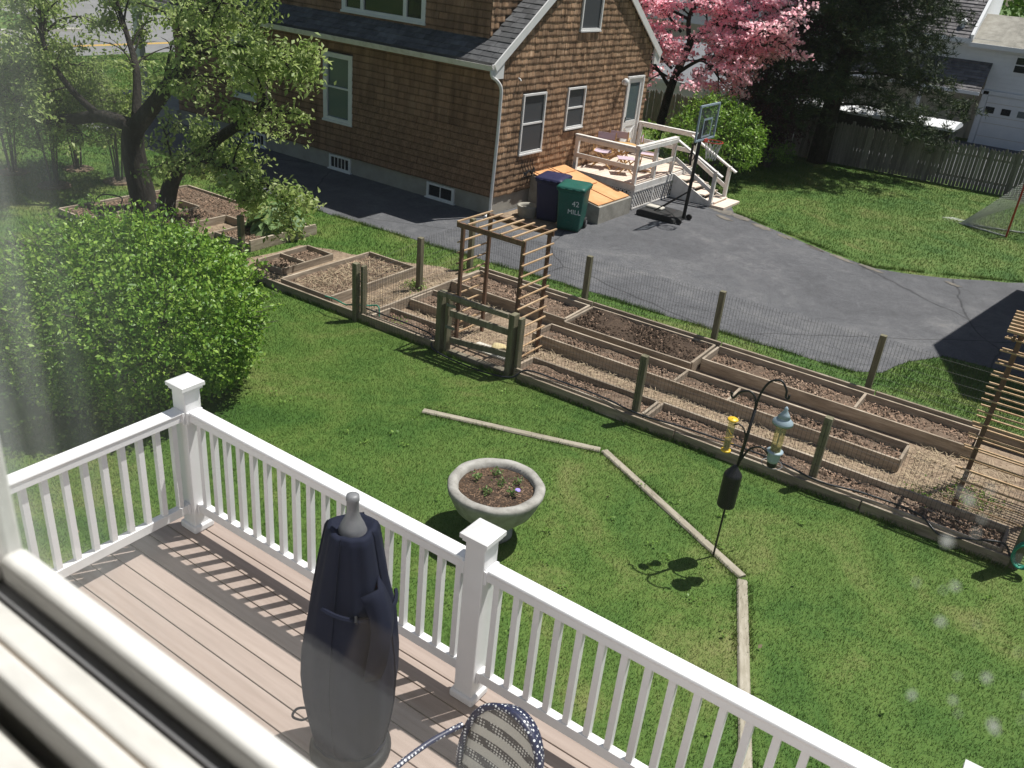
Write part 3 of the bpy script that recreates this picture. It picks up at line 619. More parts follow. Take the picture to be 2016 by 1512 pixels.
# two wheeled bins
def text_mesh(body, size, extr=.0015):
    cu = bpy.data.curves.new('lettering', 'FONT'); cu.body = body; cu.size = size; cu.extrude = extr; cu.align_x = 'CENTER'; cu.resolution_u = 3
    o = bpy.data.objects.new('tmp_text', cu); COL.objects.link(o); dg = bpy.context.evaluated_depsgraph_get(); dg.update()
    me = bpy.data.meshes.new_from_object(o.evaluated_get(dg)); bpy.data.objects.remove(o, do_unlink=True); return me
def bin_(loc, rz, mat, label, letters):
    t = thing('wheeled_bin', loc, label, 'bin', 'wheeled bins', rz)
    def ring(w, d, z, y=0, c=.06, k=4):
        pts = []
        for (sx, sy) in ((1,1),(-1,1),(-1,-1),(1,-1)):
            for i in range(k+1):
                a = math.atan2(sy, sx)-math.pi/4+math.pi/2*i/k; pts.append((sx*(w/2-c)+c*math.cos(a), y+sy*(d/2-c)+c*math.sin(a), z))
        return pts
    rs = [ring(.50,.55,.03,.02), ring(.51,.57,.10,.02), ring(.585,.69,.86,.0), ring(.60,.71,.90,.0), ring(.64,.75,.91,.0), ring(.64,.75,.955,.0)]
    mb = MB(); n = len(rs[0]); 
    for r in rs: mb.v += r
    for i in range(len(rs)-1):
        for k in range(n): mb.f.append((i*n+k, i*n+(k+1) % n, (i+1)*n+(k+1) % n, (i+1)*n+k))
    mb.f.append(tuple(reversed(range(n)))); mb.f.append(tuple((len(rs)-1)*n+k for k in range(n)))
    mb.build('body', mat, t, smooth=True).data.polygons.foreach_set('use_smooth', [True]*len(mb.f))
    lid = MB(); lr = [ring(.65,.78,.956,-.01,.05), ring(.66,.79,.985,-.01,.05), ring(.60,.70,1.02,.0,.08), ring(.40,.5,1.035,.02,.08)]
    for r in lr: lid.v += r
    for i in range(len(lr)-1):
        for k in range(n): lid.f.append((i*n+k, i*n+(k+1) % n, (i+1)*n+(k+1) % n, (i+1)*n+k))
    lid.f.append(tuple(reversed(range(n)))); lid.f.append(tuple((len(lr)-1)*n+k for k in range(n)))
    lo = lid.build('lid', mat, t, smooth=True)
    for x in (-.17,.0,.17): MB().box(x-.05,x+.05,-.425,-.38,.955,.985).build('lid_tab', mat, lo, bevel=.008)
    MB().tube([(-.22,.37,.93),(-.22,.45,.96),(.22,.45,.96),(.22,.37,.93)], .018, 8).build('handle', mat, t)
    for x in (-.27,.27):
        w = MB().lathe([(.03,-.03),(.115,-.03),(.125,-.015),(.125,.015),(.115,.03),(.03,.03)], n=20).build('wheel', MT['rubber'], t, loc=(x,.27,.125), rot=(0,rad(90),0), smooth=False)
        MB().lathe([(.01,-.034),(.06,-.034),(.06,.034),(.01,.034)], n=12).build('hub', MT['grey_metal'], w)
    MB().box(-.06,.06,-.345,-.330,.80,.815).build('maker_mark', MT['pale_mark'], t, rot=(rad(-5.2),0,0))
    for body, size, x, z in letters:
        f = (z-.1)/.76; yy = -(.57+.12*f)/2+.02*(1-f)-.0045
        link('lettering', text_mesh(body, size), MT['white_mark'], t, (x, yy, z), (rad(90+4.6), 0, 0))
    return t
bin_((-9.98,16.86,0), rad(12), MT['bin_blue'], 'dark blue wheeled bin beside the green one by the house', [])
bin_((-9.28,16.62,0), rad(16), MT['bin_green'], 'dark green wheeled bin with white 42 lettering beside the cellar doors', [('42', .17, .14, .60), ('MILL', .15, .12, .42)])
# concrete ring pot
pt = thing('concrete_pot', (-10.45,16.62,0), 'round concrete pot standing at the foot of the shingled wall', 'pot')
MB().lathe([(.19,0),(.21,.02),(.245,.24),(.25,.27),(.19,.27),(.18,.22),(.165,.10)], n=28).build('bowl', MT['concrete'], pt, smooth=True)
MB().lathe([(.176,.15),(.10,.165),(.02,.17)], n=20).build('soil', MT['dark_soil'], pt)
# folding director chairs and table on the porch
def director(loc, rz, label):
    t = thing('folding_chair', loc, label, 'chair', 'folding wooden chairs on the porch', rz); m = MT['chair_wood']
    for s in (-1, 1):
        MB().beam((s*.24,-.2,.02),(s*.24,.22,.02),.03,.025).build('foot_rail', m, t)
        MB().beam((s*.24,-.22,.62),(s*.24,.24,.62),.05,.02).build('arm', m, t); MB().beam((s*.24,-.18,.40),(s*.24,-.18,.61),.025,.025).build('arm_post', m, t)
        MB().beam((s*.24,.2,.40),(s*.24,.24,.86),.025,.025).build('back_post', m, t); MB().beam((s*.235,-.2,.42),(s*.235,.22,.42),.03,.03).build('seat_rail', m, t)
    for y in (-.16,.18):
        MB().beam((-.23,y,.03),(.23,y,.41),.025,.022,up=(0,1,0)).build('leg', m, t); MB().beam((.23,y+.026,.03),(-.23,y+.026,.41),.025,.022,up=(0,1,0)).build('leg', m, t)
    s = MB()
    for i in range(7):
        a = -.235+.47*i/6; z = .435-.03*math.sin(math.pi*i/6); s.v += [(a,-.19,z),(a,.21,z)]
    s.f = [(2*i,2*i+2,2*i+3,2*i+1) for i in range(6)]; so_ = s.build('seat', MT['lilac'], t); so_.modifiers.new('thick','SOLIDIFY').thickness = .006
    MB().beam((-.245,.235,.76),(.245,.235,.76),.008,.17).build('backrest', MT['lilac'], t)
    return t
director(hw(.42,4.15,FZ), rad(20), 'wooden folding chair with lilac canvas at the near porch end')
director(hw(.36,5.05,FZ), rad(200), 'wooden folding chair with lilac backrest against the shingled wall')
director(hw(1.32,4.95,FZ), rad(110), 'wooden folding chair by the porch stairs behind the rail')
tb = thing('folding_stool', hw(1.15,4.05,FZ), 'low folding stool with lilac canvas near the porch corner', 'stool', rz=rad(35))
for y in (-.17,.17):
    MB().beam((-.2,y,.02),(.2,y,.38),.025,.022,up=(0,1,0)).build('leg', MT['chair_wood'], tb); MB().beam((.2,y+.026,.02),(-.2,y+.026,.38),.025,.022,up=(0,1,0)).build('leg', MT['chair_wood'], tb)
MB().box(-.21,.21,-.19,.215,.385,.395).build('seat', MT['lilac'], tb)
tt = thing('folding_table', hw(.78,4.62,FZ), 'small round wooden folding table between the porch chairs', 'table')
MB().lathe([(.27,.58),(.28,.59),(.28,.605),(.27,.61)], n=24).build('table_top', MT['chair_wood'], tt)
for y in (-.12,.12):
    MB().beam((-.2,y,.01),(.17,y,.58),.025,.022,up=(0,1,0)).build('leg', MT['chair_wood'], tt); MB().beam((.2,y+.026,.01),(-.17,y+.026,.58),.025,.022,up=(0,1,0)).build('leg', MT['chair_wood'], tt)
# portable basketball hoop
bb = thing('basketball_hoop', (-7.74,19.2,0), 'portable black basketball hoop with clear backboard standing on the driveway', 'basketball hoop')
MB().extr([(-.05,.0),(-.1,.12),(-.25,.16),(-.95,.17),(-1.08,.13),(-1.08,.0)], 'y', -.40, .40).build('base_tank', MT['rubber'], bb, bevel=.03, loc=(-.0,.15,0))
MB().tube([(0,.15,.1),(.03,.16,1.2),(.05,.17,2.18)], .042, 12).build('pole', MT['black'], bb, smooth=True)
for s in (-1, 1): MB().tube([(-.72,.15+s*.22,.14),(.01,.15+s*.03,.75)], .016, 8).build('strut', MT['black'], bb)
for s in (-1, 1): MB().lathe([(.02,-.025),(.07,-.025),(.075,0),(.07,.025),(.02,.025)], n=16).build('wheel', MT['rubber'], bb, loc=(.02,.15+s*.3,.075), rot=(rad(90),0,0))
bz = 2.38; BXo = .14
for (dy, z) in ((-.08,2.05),(.08,2.05)): MB().beam((.03,.17+dy,z),(BXo-.012,.17+dy,z+.20),.02,.04).build('arm', MT['black'], bb); 
for (dy, z) in ((-.06,1.80),(.06,1.80)): MB().beam((-.08,.17+dy,z),(BXo-.012,.17+dy,z+.60),.02,.035).build('arm', MT['black'], bb)
MB().tube([(-.09,.17,1.35),(-.11,.17,1.85)], .03, 8).build('spring_tube', MT['black'], bb)
MB().tube([(-.09+.07*math.cos(a), .17, 1.55+.09*math.sin(a)) for a in np.linspace(0,2*math.pi,13)], .012, 6).build('crank_handle', MT['black'], bb)
g = bpy.data.materials.new('clear_acrylic'); g.use_nodes = True; gn = g.node_tree; gb = gn.nodes['Principled BSDF']
tr = gn.nodes.new('ShaderNodeBsdfTransparent'); tr.inputs[0].default_value = (.80,.84,.86,1); mx = gn.nodes.new('ShaderNodeMixShader'); mx.inputs[0].default_value = .06
gb.inputs['Base Color'].default_value = (.5,.55,.6,1); gb.inputs['Roughness'].default_value = .05
gn.links.new(tr.outputs[0], mx.inputs[1]); gn.links.new(gb.outputs[0], mx.inputs[2]); gn.links.new(mx.outputs[0], gn.nodes['Material Output'].inputs[0])
bd = MB().box(BXo,BXo+.012,.17-.53,.17+.53,bz-.36,bz+.36).build('backboard', g, bb)
fr = MB()
for (a, b, c, d) in ((-.55,.55,.36,.40),(-.55,.55,-.40,-.36),(-.55,-.51,-.36,.36),(.51,.55,-.36,.36)): fr.box(BXo-.012,BXo+.024,.17+a,.17+b,bz+c,bz+d)
fr.build('frame', MT['bluegrey'], bd)
sq = MB()
for (a, b, c, d) in ((-.25,.25,.05,.09),(-.25,-.21,-.33,.05),(.21,.25,-.33,.05),(-.21,.21,-.33,-.29)): sq.box(BXo+.0125,BXo+.0175,.17+a,.17+b,bz+c,bz+d)
sq.build('target_square', MT['bluegrey'], bd)
rc = (BXo+.24,.17,bz-.40)
rim = MB().tube([(rc[0]+.21*math.cos(a), rc[1]+.21*math.sin(a), rc[2]) for a in np.linspace(0,2*math.pi,29)[:-1]], .012, 6, closed=True).box(BXo+.013,BXo+.06,.10,.24,bz-.45,bz-.37).build('rim', MT['red'], bb)
nm = MB()
for k in range(12):
    for s in (1,-1):
        pts = []
        for i in range(6):
            t = i/5; a = 2*math.pi*(k+s*t*1.6)/12; r = .205-.09*math.sin(t*1.45); pts.append((rc[0]+r*math.cos(a), rc[1]+r*math.sin(a), rc[2]-.40*t))
        nm.tube(pts, .006, 4, cap=False)
tag(nm.build('net', MT['net'], bb), kind='stuff')
MB().box(-.98,-.55,.02,.26,.161,.23).build('sandbag', MT['paving'], bb, bevel=.05, seg=3)
# ---------------------------------------------------------------- vegetable garden
def board(parent, a, b, h=.19, th=.038, z0=0.0, mat='bed_wood', name='board'):
    a, b = (*gp(*a), z0+h/2), (*gp(*b), z0+h/2)
    return MB().beam(a, b, th, h).build(name, MT[mat], parent, bevel=.004)
def bed(label, x0, x1, y0, y1, h=.20, soil='soil', sides='fblr', divs=(), group='raised vegetable beds', fill=.42, skip_soil=False):
    """divs: list of x for cross boards"""
    cx, cy = gp((x0+x1)/2, y0); t = thing('raised_bed', (cx, cy, 0), label, 'raised bed', group); off = Vector((-cx, -cy, 0))
    def bd(a, b, hh=h):
        A, B = Vector((*gp(*a), hh/2))+off, Vector((*gp(*b), hh/2))+off
        A.z += random.uniform(-.010,.008); B.z += random.uniform(-.010,.008); A.x += random.uniform(-.006,.006); B.y += random.uniform(-.006,.006)
        MB().beam(A, B, .038, hh).build('board', MT['bed_wood'], t, bevel=.004)
    e = .02
    if 'f' in sides: bd((x0,y0),(x1,y0))
    if 'b' in sides: bd((x0,y1),(x1,y1))
    if 'l' in sides: bd((x0,y0+e),(x0,y1-e))
    if 'r' in sides: bd((x1,y0+e),(x1,y1-e))
    for d in divs: bd((d,y0+e),(d,y1-e), h*1.01)
    if not skip_soil:
        nx, ny = max(2, int((x1-x0)/.12)), max(2, int((y1-y0)/.12)); V = []; F = []; r = random.Random(int((x0+y0)*1000))
        for j in range(ny+1):
            for i in range(nx+1):
                x, y = x0+.019+(x1-x0-.038)*i/nx, y0+.019+(y1-y0-.038)*j/ny; p = gp(x, y)
                V.append((p[0]-cx, p[1]-cy, h*fill+r.uniform(-.018,.02)+.02*math.sin(x*5+y*3)))
        for j in range(ny):
            for i in range(nx): k = j*(nx+1)+i; F.append((k, k+1, k+nx+2, k+nx+1))
        me = bpy.data.meshes.new('soil'); me.from_pydata(V, [], F); me.polygons.foreach_set('use_smooth', [True]*len(F)); me.update()
        link('soil', me, MT[soil], t)
    return t
SOILS = []     # rectangles for scattered chips: (x0,x1,y0,y1,z,density)
def B(*a, **k):
    bed(*a, **k); SOILS.append((a[1], a[2], a[3], a[4], k.get('h', .20)*k.get('fill', .42), k.get('soil', 'soil')))
B('raised bed with leaf litter in the back row left of the arch', -8.68,-6.36, 11.62,12.46, soil='soil')
B('raised bed of bare dark soil in the back row behind the arch', -6.30,-4.07, 11.52,12.46, soil='dark_soil', fill=.8)
B('long back-row raised bed with one cross board near the driveway corner', -4.00,-.12, 11.80,12.46, divs=(-1.70,))
B('long middle raised bed split by two cross boards', -6.40,-.84, 10.74,11.27, divs=(-4.0,-3.18))
B('low front raised bed right beside the gate', -5.95,-3.90, 9.56,10.06, h=.17)
B('long low front raised bed behind the bird feeders', -3.84,.52, 9.56,10.08, h=.17)
B('short front raised bed left of the gate', -8.68,-7.42, 9.56,10.02, h=.15)
B('narrow raised bed left of the arch in the middle row', -8.68,-7.44, 10.5,11.1, h=.17)
B('raised bed littered with straw stubble beside the bush', -10.76,-9.62, 9.62,11.78, h=.17, fill=.45)
B('small two-cell planting frame beside the straw bed', -11.84,-11.18, 10.02,11.25, h=.13, fill=.3)
MBX = MB().beam((*gp(-11.82,10.58),.065),(*gp(-11.2,10.58),.065),.03,.128).build('board', MT['bed_wood']); MBX.parent = [o for o in bpy.data.objects if o.get('label','').startswith('small two-cell')][0]; MBX.location = -MBX.parent.location
# big keyhole bed under the apple tree
kb = thing('keyhole_bed', (-14.5,10.4,0), 'large notched raised bed around the apple tree trunks', 'raised bed', 'raised vegetable beds')
def kbd(a, b, h=.16): MB().beam((a[0]+14.5,a[1]-10.4,h/2),(b[0]+14.5,b[1]-10.4,h/2),.04,h).build('board', MT['bed_wood'], kb, bevel=.004)
for a, b in (((-16.45,8.95),(-16.45,11.9)),((-16.43,11.92),(-12.5,11.98)),((-16.43,8.93),(-15.62,8.95)),((-15.6,8.97),(-15.6,11.06)),((-15.58,11.08),(-15.0,11.1)),((-14.98,11.08),(-14.98,9.3)),
             ((-14.18,9.3),(-14.18,11.1)),((-14.16,11.12),(-13.48,11.14)),((-13.46,11.1),(-13.46,9.85)),((-14.96,9.28),(-14.2,9.28)),((-13.44,10.28),(-12.52,10.3))): kbd(a, b)
kbd((-12.5,10.3),(-12.5,11.96),.22)
for (x0, x1, y0, y1) in ((-16.43,-15.62,8.97,11.9),(-15.6,-13.47,11.12,11.9),(-14.96,-14.2,9.3,11.119),(-13.44,-12.52,10.3,11.9)):
    MB().box(x0+14.5,x1+14.5,y0-10.4,y1-10.4,.05,.11).build('soil', MT['soil'], kb); SOILS.append((x0,x1,y0-.02*(x0+5),y1-.02*(x1+5),.11,'soil'))
# fence: posts, ground boards and wire mesh
fn = thing('garden_fence', (-4,9.6,0), 'low wire mesh fence on grey wooden posts around the vegetable beds', 'fence')
def F_(p): return (p[0]+4, p[1]-9.6, p[2])
FR = [(-8.93,9.40),(-7.24,9.50),None,(-5.94,9.56),(-4.02,9.62),(-1.62,9.73),(.67,9.68)]
BK = [(-9.10,11.16),(-9.16,12.72),(-6.60,12.66),(-4.21,12.78),(-1.75,12.90),(.66,12.98)]
for (x, y) in [(-8.93,9.40),(-4.02,9.62),(-1.62,9.73)] + BK + [(-11.86,9.6)]:
    h = .98+random.uniform(-.02,.03); q = random.uniform(-.012,.012)
    MB().beam(F_((x,y,-.1)), F_((x+q,y+random.uniform(-.01,.01),h)), .09, .09).build('post', MT['post_wood'], fn, bevel=.006)
MB().beam(F_((.67,9.68,-.1)), F_((.66,9.68,1.25)), .11, .11).build('post', MT['post_wood'], fn, bevel=.006)
MB().beam(F_((-8.84,9.47,0)), F_((-8.84,9.47,.93)), .05, .10).build('post', MT['post_wood'], fn, bevel=.006)
for a, b in (((-12.1,9.5),(-9.0,9.5)),((-8.98,9.5),(-7.36,9.5)),((-5.84,9.5),(-3.4,9.5)),((-3.38,9.5),(-1.0,9.5)),((-.98,9.5),(.62,9.5))):
    A, Bb = gp(*a), gp(*b); MB().beam(F_((*A,.03)), F_((*Bb,.03)), .04, .22).build('kick_board', MT['bed_wood'], fn, bevel=.004)
for a, b in (((-8.72,12.52),(-6.35,12.52)),((-6.33,12.52),(-4.0,12.52)),((-3.98,12.52),(-1.6,12.52)),((-1.58,12.52),(.66,12.52))):
    A, Bb = gp(*a), gp(*b); MB().beam(F_((*A,.12)), F_((*Bb,.12)), .045, .25).build('kick_board', MT['bed_wood'], fn, bevel=.004)
A, Bb = gp(-8.73,9.52), gp(-8.73,12.49); MB().beam(F_((*A,.09)), F_((*Bb,.09)), .04, .19).build('kick_board', MT['bed_wood'], fn, bevel=.004)
def wire_panel(p, q, h0, h1, stepv, rows, r=.0019, parent=fn, f=F_, name='wire_mesh'):
    p, q = Vector((*p,0)), Vector((*q,0)); L = (q-p).length; n = int(L/stepv); mb = MB()
    for i in range(n+1):
        c = p.lerp(q, i/n); j = random.uniform(-.006,.006); mb.tube([f((c.x+j,c.y,h0)), f((c.x-j,c.y,h1))], r, 3, cap=False)
    for z in rows:
        pts = []
        for i in range(6):
            c = p.lerp(q, i/5); pts.append(f((c.x, c.y, z-.01*math.sin(math.pi*i/5))))
        mb.tube(pts, r, 3, cap=False)
    return tag(mb.build(name, MT['wire'], parent), kind='stuff')
rows = [.12,.22,.32,.45,.58,.72,.88]
for a, b in (((-8.93,9.35),(-7.24,9.45)),((-5.94,9.51),(-4.02,9.57)),((-4.02,9.57),(-1.62,9.68)),((-1.62,9.68),(.67,9.63)),((-8.98,9.4),(-9.15,11.16)),((-9.15,11.16),(-9.2,12.72)),
             ((-9.16,12.77),(-6.60,12.71)),((-6.60,12.71),(-4.21,12.83)),((-4.21,12.83),(-1.75,12.95)),((-1.75,12.95),(.66,13.03)),((.72,9.7),(.71,12.98))): wire_panel(a, b, .03, .93, .05, rows)
# gate between two heavy posts
gt = thing('garden_gate', (-6.6,9.53,0), 'grey wooden garden gate with wire infill between two heavy posts', 'gate')
def G_(x, y, z): return (x+6.6, y-9.53, z)
for x, y in ((-7.24,9.49),(-6.0,9.56)):
    MB().beam(G_(x-.035,y-.02,-.1), G_(x-.035,y-.02,.97), .09, .14).build('gate_post', MT['post_wood'], gt, bevel=.006)
    MB().beam(G_(x+.065,y+.03,0), G_(x+.065,y+.03,.92), .05, .12).build('gate_post', MT['post_wood'], gt, bevel=.006)
for (z, h) in ((.90,.08),(.66,.10)): MB().beam(G_(-7.13,9.50,z), G_(-6.1,9.56,z), .05, h).build('gate_rail', MT['grey_wood'], gt, bevel=.004)
MB().beam(G_(-7.3,9.42,.955), G_(-6.1,9.49,.93), .05, .07).build('gate_rail', MT['grey_wood'], gt, bevel=.004)
MB().beam(G_(-7.12,9.52,.22), G_(-6.1,9.57,.30), .04, .09).build('gate_rail', MT['grey_wood'], gt, bevel=.004)
MB().beam(G_(-7.12,9.50,.03), G_(-6.08,9.56,.03), .13, .05).build('gate_rail', MT['grey_wood'], gt, bevel=.004)
wire_panel((-7.12,9.53),(-6.1,9.585),.05,.9,.045,[.1+.07*i for i in range(11)], .001, gt, lambda p: G_(*p))
for z in (.8,.45): MB().beam(G_(-7.16,9.44,z), G_(-7.0,9.45,z), .012, .04).build('hinge', MT['grey_metal'], gt)
# arch over the gate path
ar = thing('garden_arch', (-6.72,10.2,0), 'dark wooden garden arch with pale slats over the gate path', 'arbor')
def A_(x, y, z): return (x+6.72, y-10.2, z)
AT = 1.93; XL, XR, YN, YF = -7.25, -6.19, 9.84, 10.52
for x in (XL, XR):
    for y in (YN, YF): MB().beam(A_(x,y,-.05), A_(x,y,AT), .05, .05).build('leg', MT['arbor_dark'], ar, bevel=.003)
for y in (YN-.03, YF+.03): MB().beam(A_(XL-.09,y,AT-.03), A_(XR+.05,y,AT-.03), .03, .075).build('top_beam', MT['arbor_dark'], ar, bevel=.003)
for i in range(7): x = XL-.06+i*(XR-XL+.09)/6; MB().beam(A_(x,YN-.07,AT+.022), A_(x,YF+.12,AT+.022), .028, .022).build('slat', MT['arbor_slat'], ar, bevel=.002)
for i in range(11):
    z = .10+i*.165
    MB().beam(A_(XR+.04,YN-.06,z), A_(XR+.04,YF+.07,z), .024, .02).build('slat', MT['arbor_slat'], ar, bevel=.002)
    if i < 10: MB().beam(A_(XL-.04,YN-.06,z+.06), A_(XL-.04,YF+.07,z+.06), .024, .02).build('slat', MT['arbor_slat'], ar, bevel=.002)
pv = tag(MB().prism([(-.36,-.16),(.36,-.13),(.38,.15),(-.34,.12)], 0, .03).build('paving_slab', MT['paving'], bevel=.006, loc=(-6.66,10.0,.01)), 'flat pale paving slab on the path behind the gate', 'paving slab')
st = MB().lathe([(.02,0),(.10,.01),(.13,.04),(.11,.08),(.04,.10)], n=12, wob=lambda a, z: 1+.25*math.cos(a)+.08*math.sin(3*a)).build('garden_stone', MT['stone'], smooth=True, loc=(-6.62,10.06,.04)); tag(st, 'rounded yellowish stone lying on the pale paving slab', 'stone')
# second arch at the right end
a2 = thing('garden_arch', (.3,10.4,0), 'tall dark wooden arch with many thin slats at the right end of the garden', 'arbor')
def A2(x, y, z): return (x-.3, y-10.4, z)
for x in (-.09,.95):
    for y in (10.45,11.15): MB().beam(A2(x,y,-.05), A2(x+.02,y,2.32), .055, .055).build('leg', MT['arbor_dark'], a2, bevel=.003)
for x in (-.13,.99): MB().beam(A2(x,10.35,2.28), A2(x,11.3,2.28), .03, .075).build('top_beam', MT['arbor_dark'], a2)
for i in range(15):
    for y, dz in ((10.41,0),(11.19,.07)): MB().beam(A2(-.22,y,.12+.152*i+dz), A2(1.1,y,.12+.152*i+dz), .022, .016).build('slat', MT['arbor_slat'], a2)
for i in range(7): MB().beam(A2(-.22,10.4+.13*i,2.335), A2(1.1,10.4+.13*i,2.335), .034, .026).build('slat', MT['arbor_slat'], a2)
# hoses
def gpz(x, y, z): return (*gp(x, y), z)
hs = spline([gpz(-8.8,9.57,.22),gpz(-8.3,9.60,.20),gpz(-7.8,9.58,.21),gpz(-7.45,9.55,.18),gpz(-7.36,9.44,.06),gpz(-7.0,9.36,.03),gpz(-6.4,9.34,.03),gpz(-5.9,9.38,.08),gpz(-5.7,9.5,.22),gpz(-5.2,9.58,.20),gpz(-4.5,9.57,.20),gpz(-3.9,9.46,.21),gpz(-3.3,9.53,.22),gpz(-2.6,9.60,.20),gpz(-2.0,9.58,.20),gpz(-1.5,9.46,.21),gpz(-1.0,9.55,.22),gpz(-.4,9.58,.20),gpz(-.1,9.44,.12),gpz(.2,9.46,.20),gpz(.5,9.55,.24),gpz(.62,9.5,.12)], 7)
tag(MB().tube(hs, .013, 7).build('garden_hose', MT['hose_black'], smooth=True), 'long black hose running along the front fence board', 'hose')
tag(MB().tube(spline([(-9.55,9.33,.25),(-9.3,9.3,.28),(-9.1,9.33,.24),(-9.0,9.32,.27),(-8.86,9.6,.22),(-8.7,9.66,.24),(-8.62,9.6,.1)],7)+[], .012, 7).build('garden_hose', MT['hose_green'], smooth=True), 'short green hose hooked on the fence corner post by the bush', 'hose')
coil = [(.72+.10*math.cos(t)*(1+.1*math.sin(t*.7)), 9.56+.04*math.sin(t*1.3), .24+.15*math.sin(t)) for t in np.linspace(0, 8.2*math.pi, 90)]
tag(MB().tube(coil, .013, 6).build('garden_hose', MT['hose_green'], smooth=True), 'coiled green hose hanging on the right-hand fence post', 'hose')
tag(MB().tube(spline([(-16.1,9.4,.16),(-16.2,9.7,.35),(-15.9,9.95,.32),(-15.65,9.7,.18),(-15.5,9.85,.3),(-15.3,10.3,.28),(-15.25,10.2,.14)],8), .014, 7).build('garden_hose', MT['hose_black'], smooth=True), 'looped black hose on the bed beside the apple trunk', 'hose')
# scattered chips and straw on the soil
def scatter(name, rects, mat, L, Wd, label):
    V = []; F = []
    for (x0, x1, y0, y1, z, n) in rects:
        n = int(n*(x1-x0)*(y1-y0)); x = RNG.uniform(x0+.04, x1-.04, n); y = RNG.uniform(y0+.04, y1-.04, n); y = y+.02*(x+5)
        a = RNG.uniform(0, 6.28, n); l = RNG.uniform(*L, n)/2; w = RNG.uniform(*Wd, n)/2; t = RNG.uniform(-.5, .5, n); zz = z+RNG.uniform(.008,.03,n)
        ca, sa = np.cos(a), np.sin(a); b = sum(len(v) for v in V)
        q = np.stack([np.stack([x+sx*l*ca-sy*w*sa, y+sx*l*sa+sy*w*ca, zz+sx*l*t+sy*w*.3], -1) for sx, sy in ((-1,-1),(1,-1),(1,1),(-1,1))], 1).reshape(-1,3)
        V.append(q); F.append(b+np.arange(4*n).reshape(-1,4))
    return tag(link(name, np_mesh(name, np.concatenate(V), np.concatenate(F)), mat), label, name.replace('_',' '), kind='stuff')
scatter('wood_chips', [(a,b,c,d,z,900 if s == 'soil' else 120) for (a,b,c,d,z,s) in SOILS if 'x'], MT['chips'], (.015,.05), (.006,.018), 'brown wood chips and leaf litter on the bed soil')
scatter('straw', [(-8.6,.5,10.08,10.73,.01,380),(-6.3,-.2,11.3,11.5,.01,380),(-.8,.5,10.1,11.9,.01,500),(-10.7,-9.7,9.7,11.7,.09,500),(-9.6,-8.8,9.6,12.4,.01,400),(-12,-10.8,9.6,10.0,.01,250),(-8.7,-7.4,11.1,11.6,.01,350),(-15.5,-15.1,9,11,.01,300),(-14.1,-13.5,9.4,11,.01,300)], MT['straw'], (.05,.22), (.003,.007), 'dry straw strewn on the garden paths')
def clods(name, rects, mat, label):
    V = []; F = []; b = 0
    for (x0, x1, y0, y1, z, n) in rects:
        n = int(n*(x1-x0)*(y1-y0)); c = np.stack([RNG.uniform(x0+.06,x1-.06,n), RNG.uniform(y0+.06,y1-.06,n), np.full(n,z)],-1); c[:,1] += .02*(c[:,0]+5); r = RNG.uniform(.008,.032,n)*RNG.uniform(.5,1.2,n)
        k = 6; a = RNG.uniform(0,6.28,(n,1))+np.arange(k)*6.283/k; rr = r[:,None]*RNG.uniform(.7,1.3,(n,k))
        ring = np.stack([c[:,:1]+rr*np.cos(a), c[:,1:2]+rr*np.sin(a), c[:,2:3]-.01+0*a],-1); top = np.stack([c[:,:1]+.55*rr*np.cos(a), c[:,1:2]+.55*rr*np.sin(a), c[:,2:3]+(r*1.0)[:,None]*RNG.uniform(.6,1.2,(n,k))],-1); ap_ = c+np.stack([0*r,0*r,r*1.3],-1)
        V.append(np.concatenate([ring,top,ap_[:,None]],1).reshape(-1,3)); i = (b+np.arange(n)*(2*k+1))[:,None]; j = np.arange(k); j2 = (j+1)%k
        for q in (np.stack([i+j,i+j2,i+k+j2],-1), np.stack([i+j,i+k+j2,i+k+j],-1), np.stack([i+k+j,i+k+j2,i+2*k+0*j],-1)): F.append(q.reshape(-1,3))
        b += n*(2*k+1)
    return tag(link(name, np_mesh(name, np.concatenate(V), np.concatenate(F)), mat), label, 'soil', kind='stuff')
clods('soil_clods', [(a,b,c,d,z+.008,160) for (a,b,c,d,z,s_) in SOILS if s_ == 'soil'], MT['soil'], 'crumbly brown clods on the bed soil')
clods('dark_clods', [(a,b,c,d,z+.008,420) for (a,b,c,d,z,s_) in SOILS if s_ == 'dark_soil'], MT['dark_soil'], 'dark crumbly clods on the freshly dug bed')
# ---------------------------------------------------------------- own deck
DZ = 1.70; DXL, DXR, DYO, DYI = -4.62, 3.2, 3.22, .30
dk = thing('deck', (0, 1.7, 0), 'brown composite deck with white vinyl railing in the foreground', 'deck')
def K(x, y, z): return (x, y-1.7, z)
y = DYO; i = 0
while y > DYI+.02:
    w = .138; y0 = max(DYI, y-w); cut = random.uniform(-1.2, 1.5)
    MB().box(DXL, DXR, y0-1.7, y-1.7, DZ-.025, DZ).build('deck_board', MT['deck'], dk, bevel=.003); y -= .1455
MB().box(DXL-.0,DXR,DYO-.05-1.7,DYO-.012-1.7,DZ-.28,DZ-.026).build('rim_joist', MT['vinyl'], dk)
MB().box(DXL+.012,DXL+.05,DYI-1.7,DYO-.051-1.7,DZ-.28,DZ-.026).build('rim_joist', MT['vinyl'], dk)
for x in (-4.4,-2.0,.4,2.8): MB().box(x-.07,x+.07,2.9-1.7,3.04-1.7,0,DZ-.281).build('support_post', MT['post_wood'], dk)
for k in range(17):
    x = -4.5+.45*k; MB().box(x-.02,x+.02,DYI-1.7,DYO-.051-1.7,DZ-.21,DZ-.026).build('joist', MT['bed_wood'], dk)
RY = 3.07; CX = -4.43; RTZ, RBZ = 2.675, 1.93
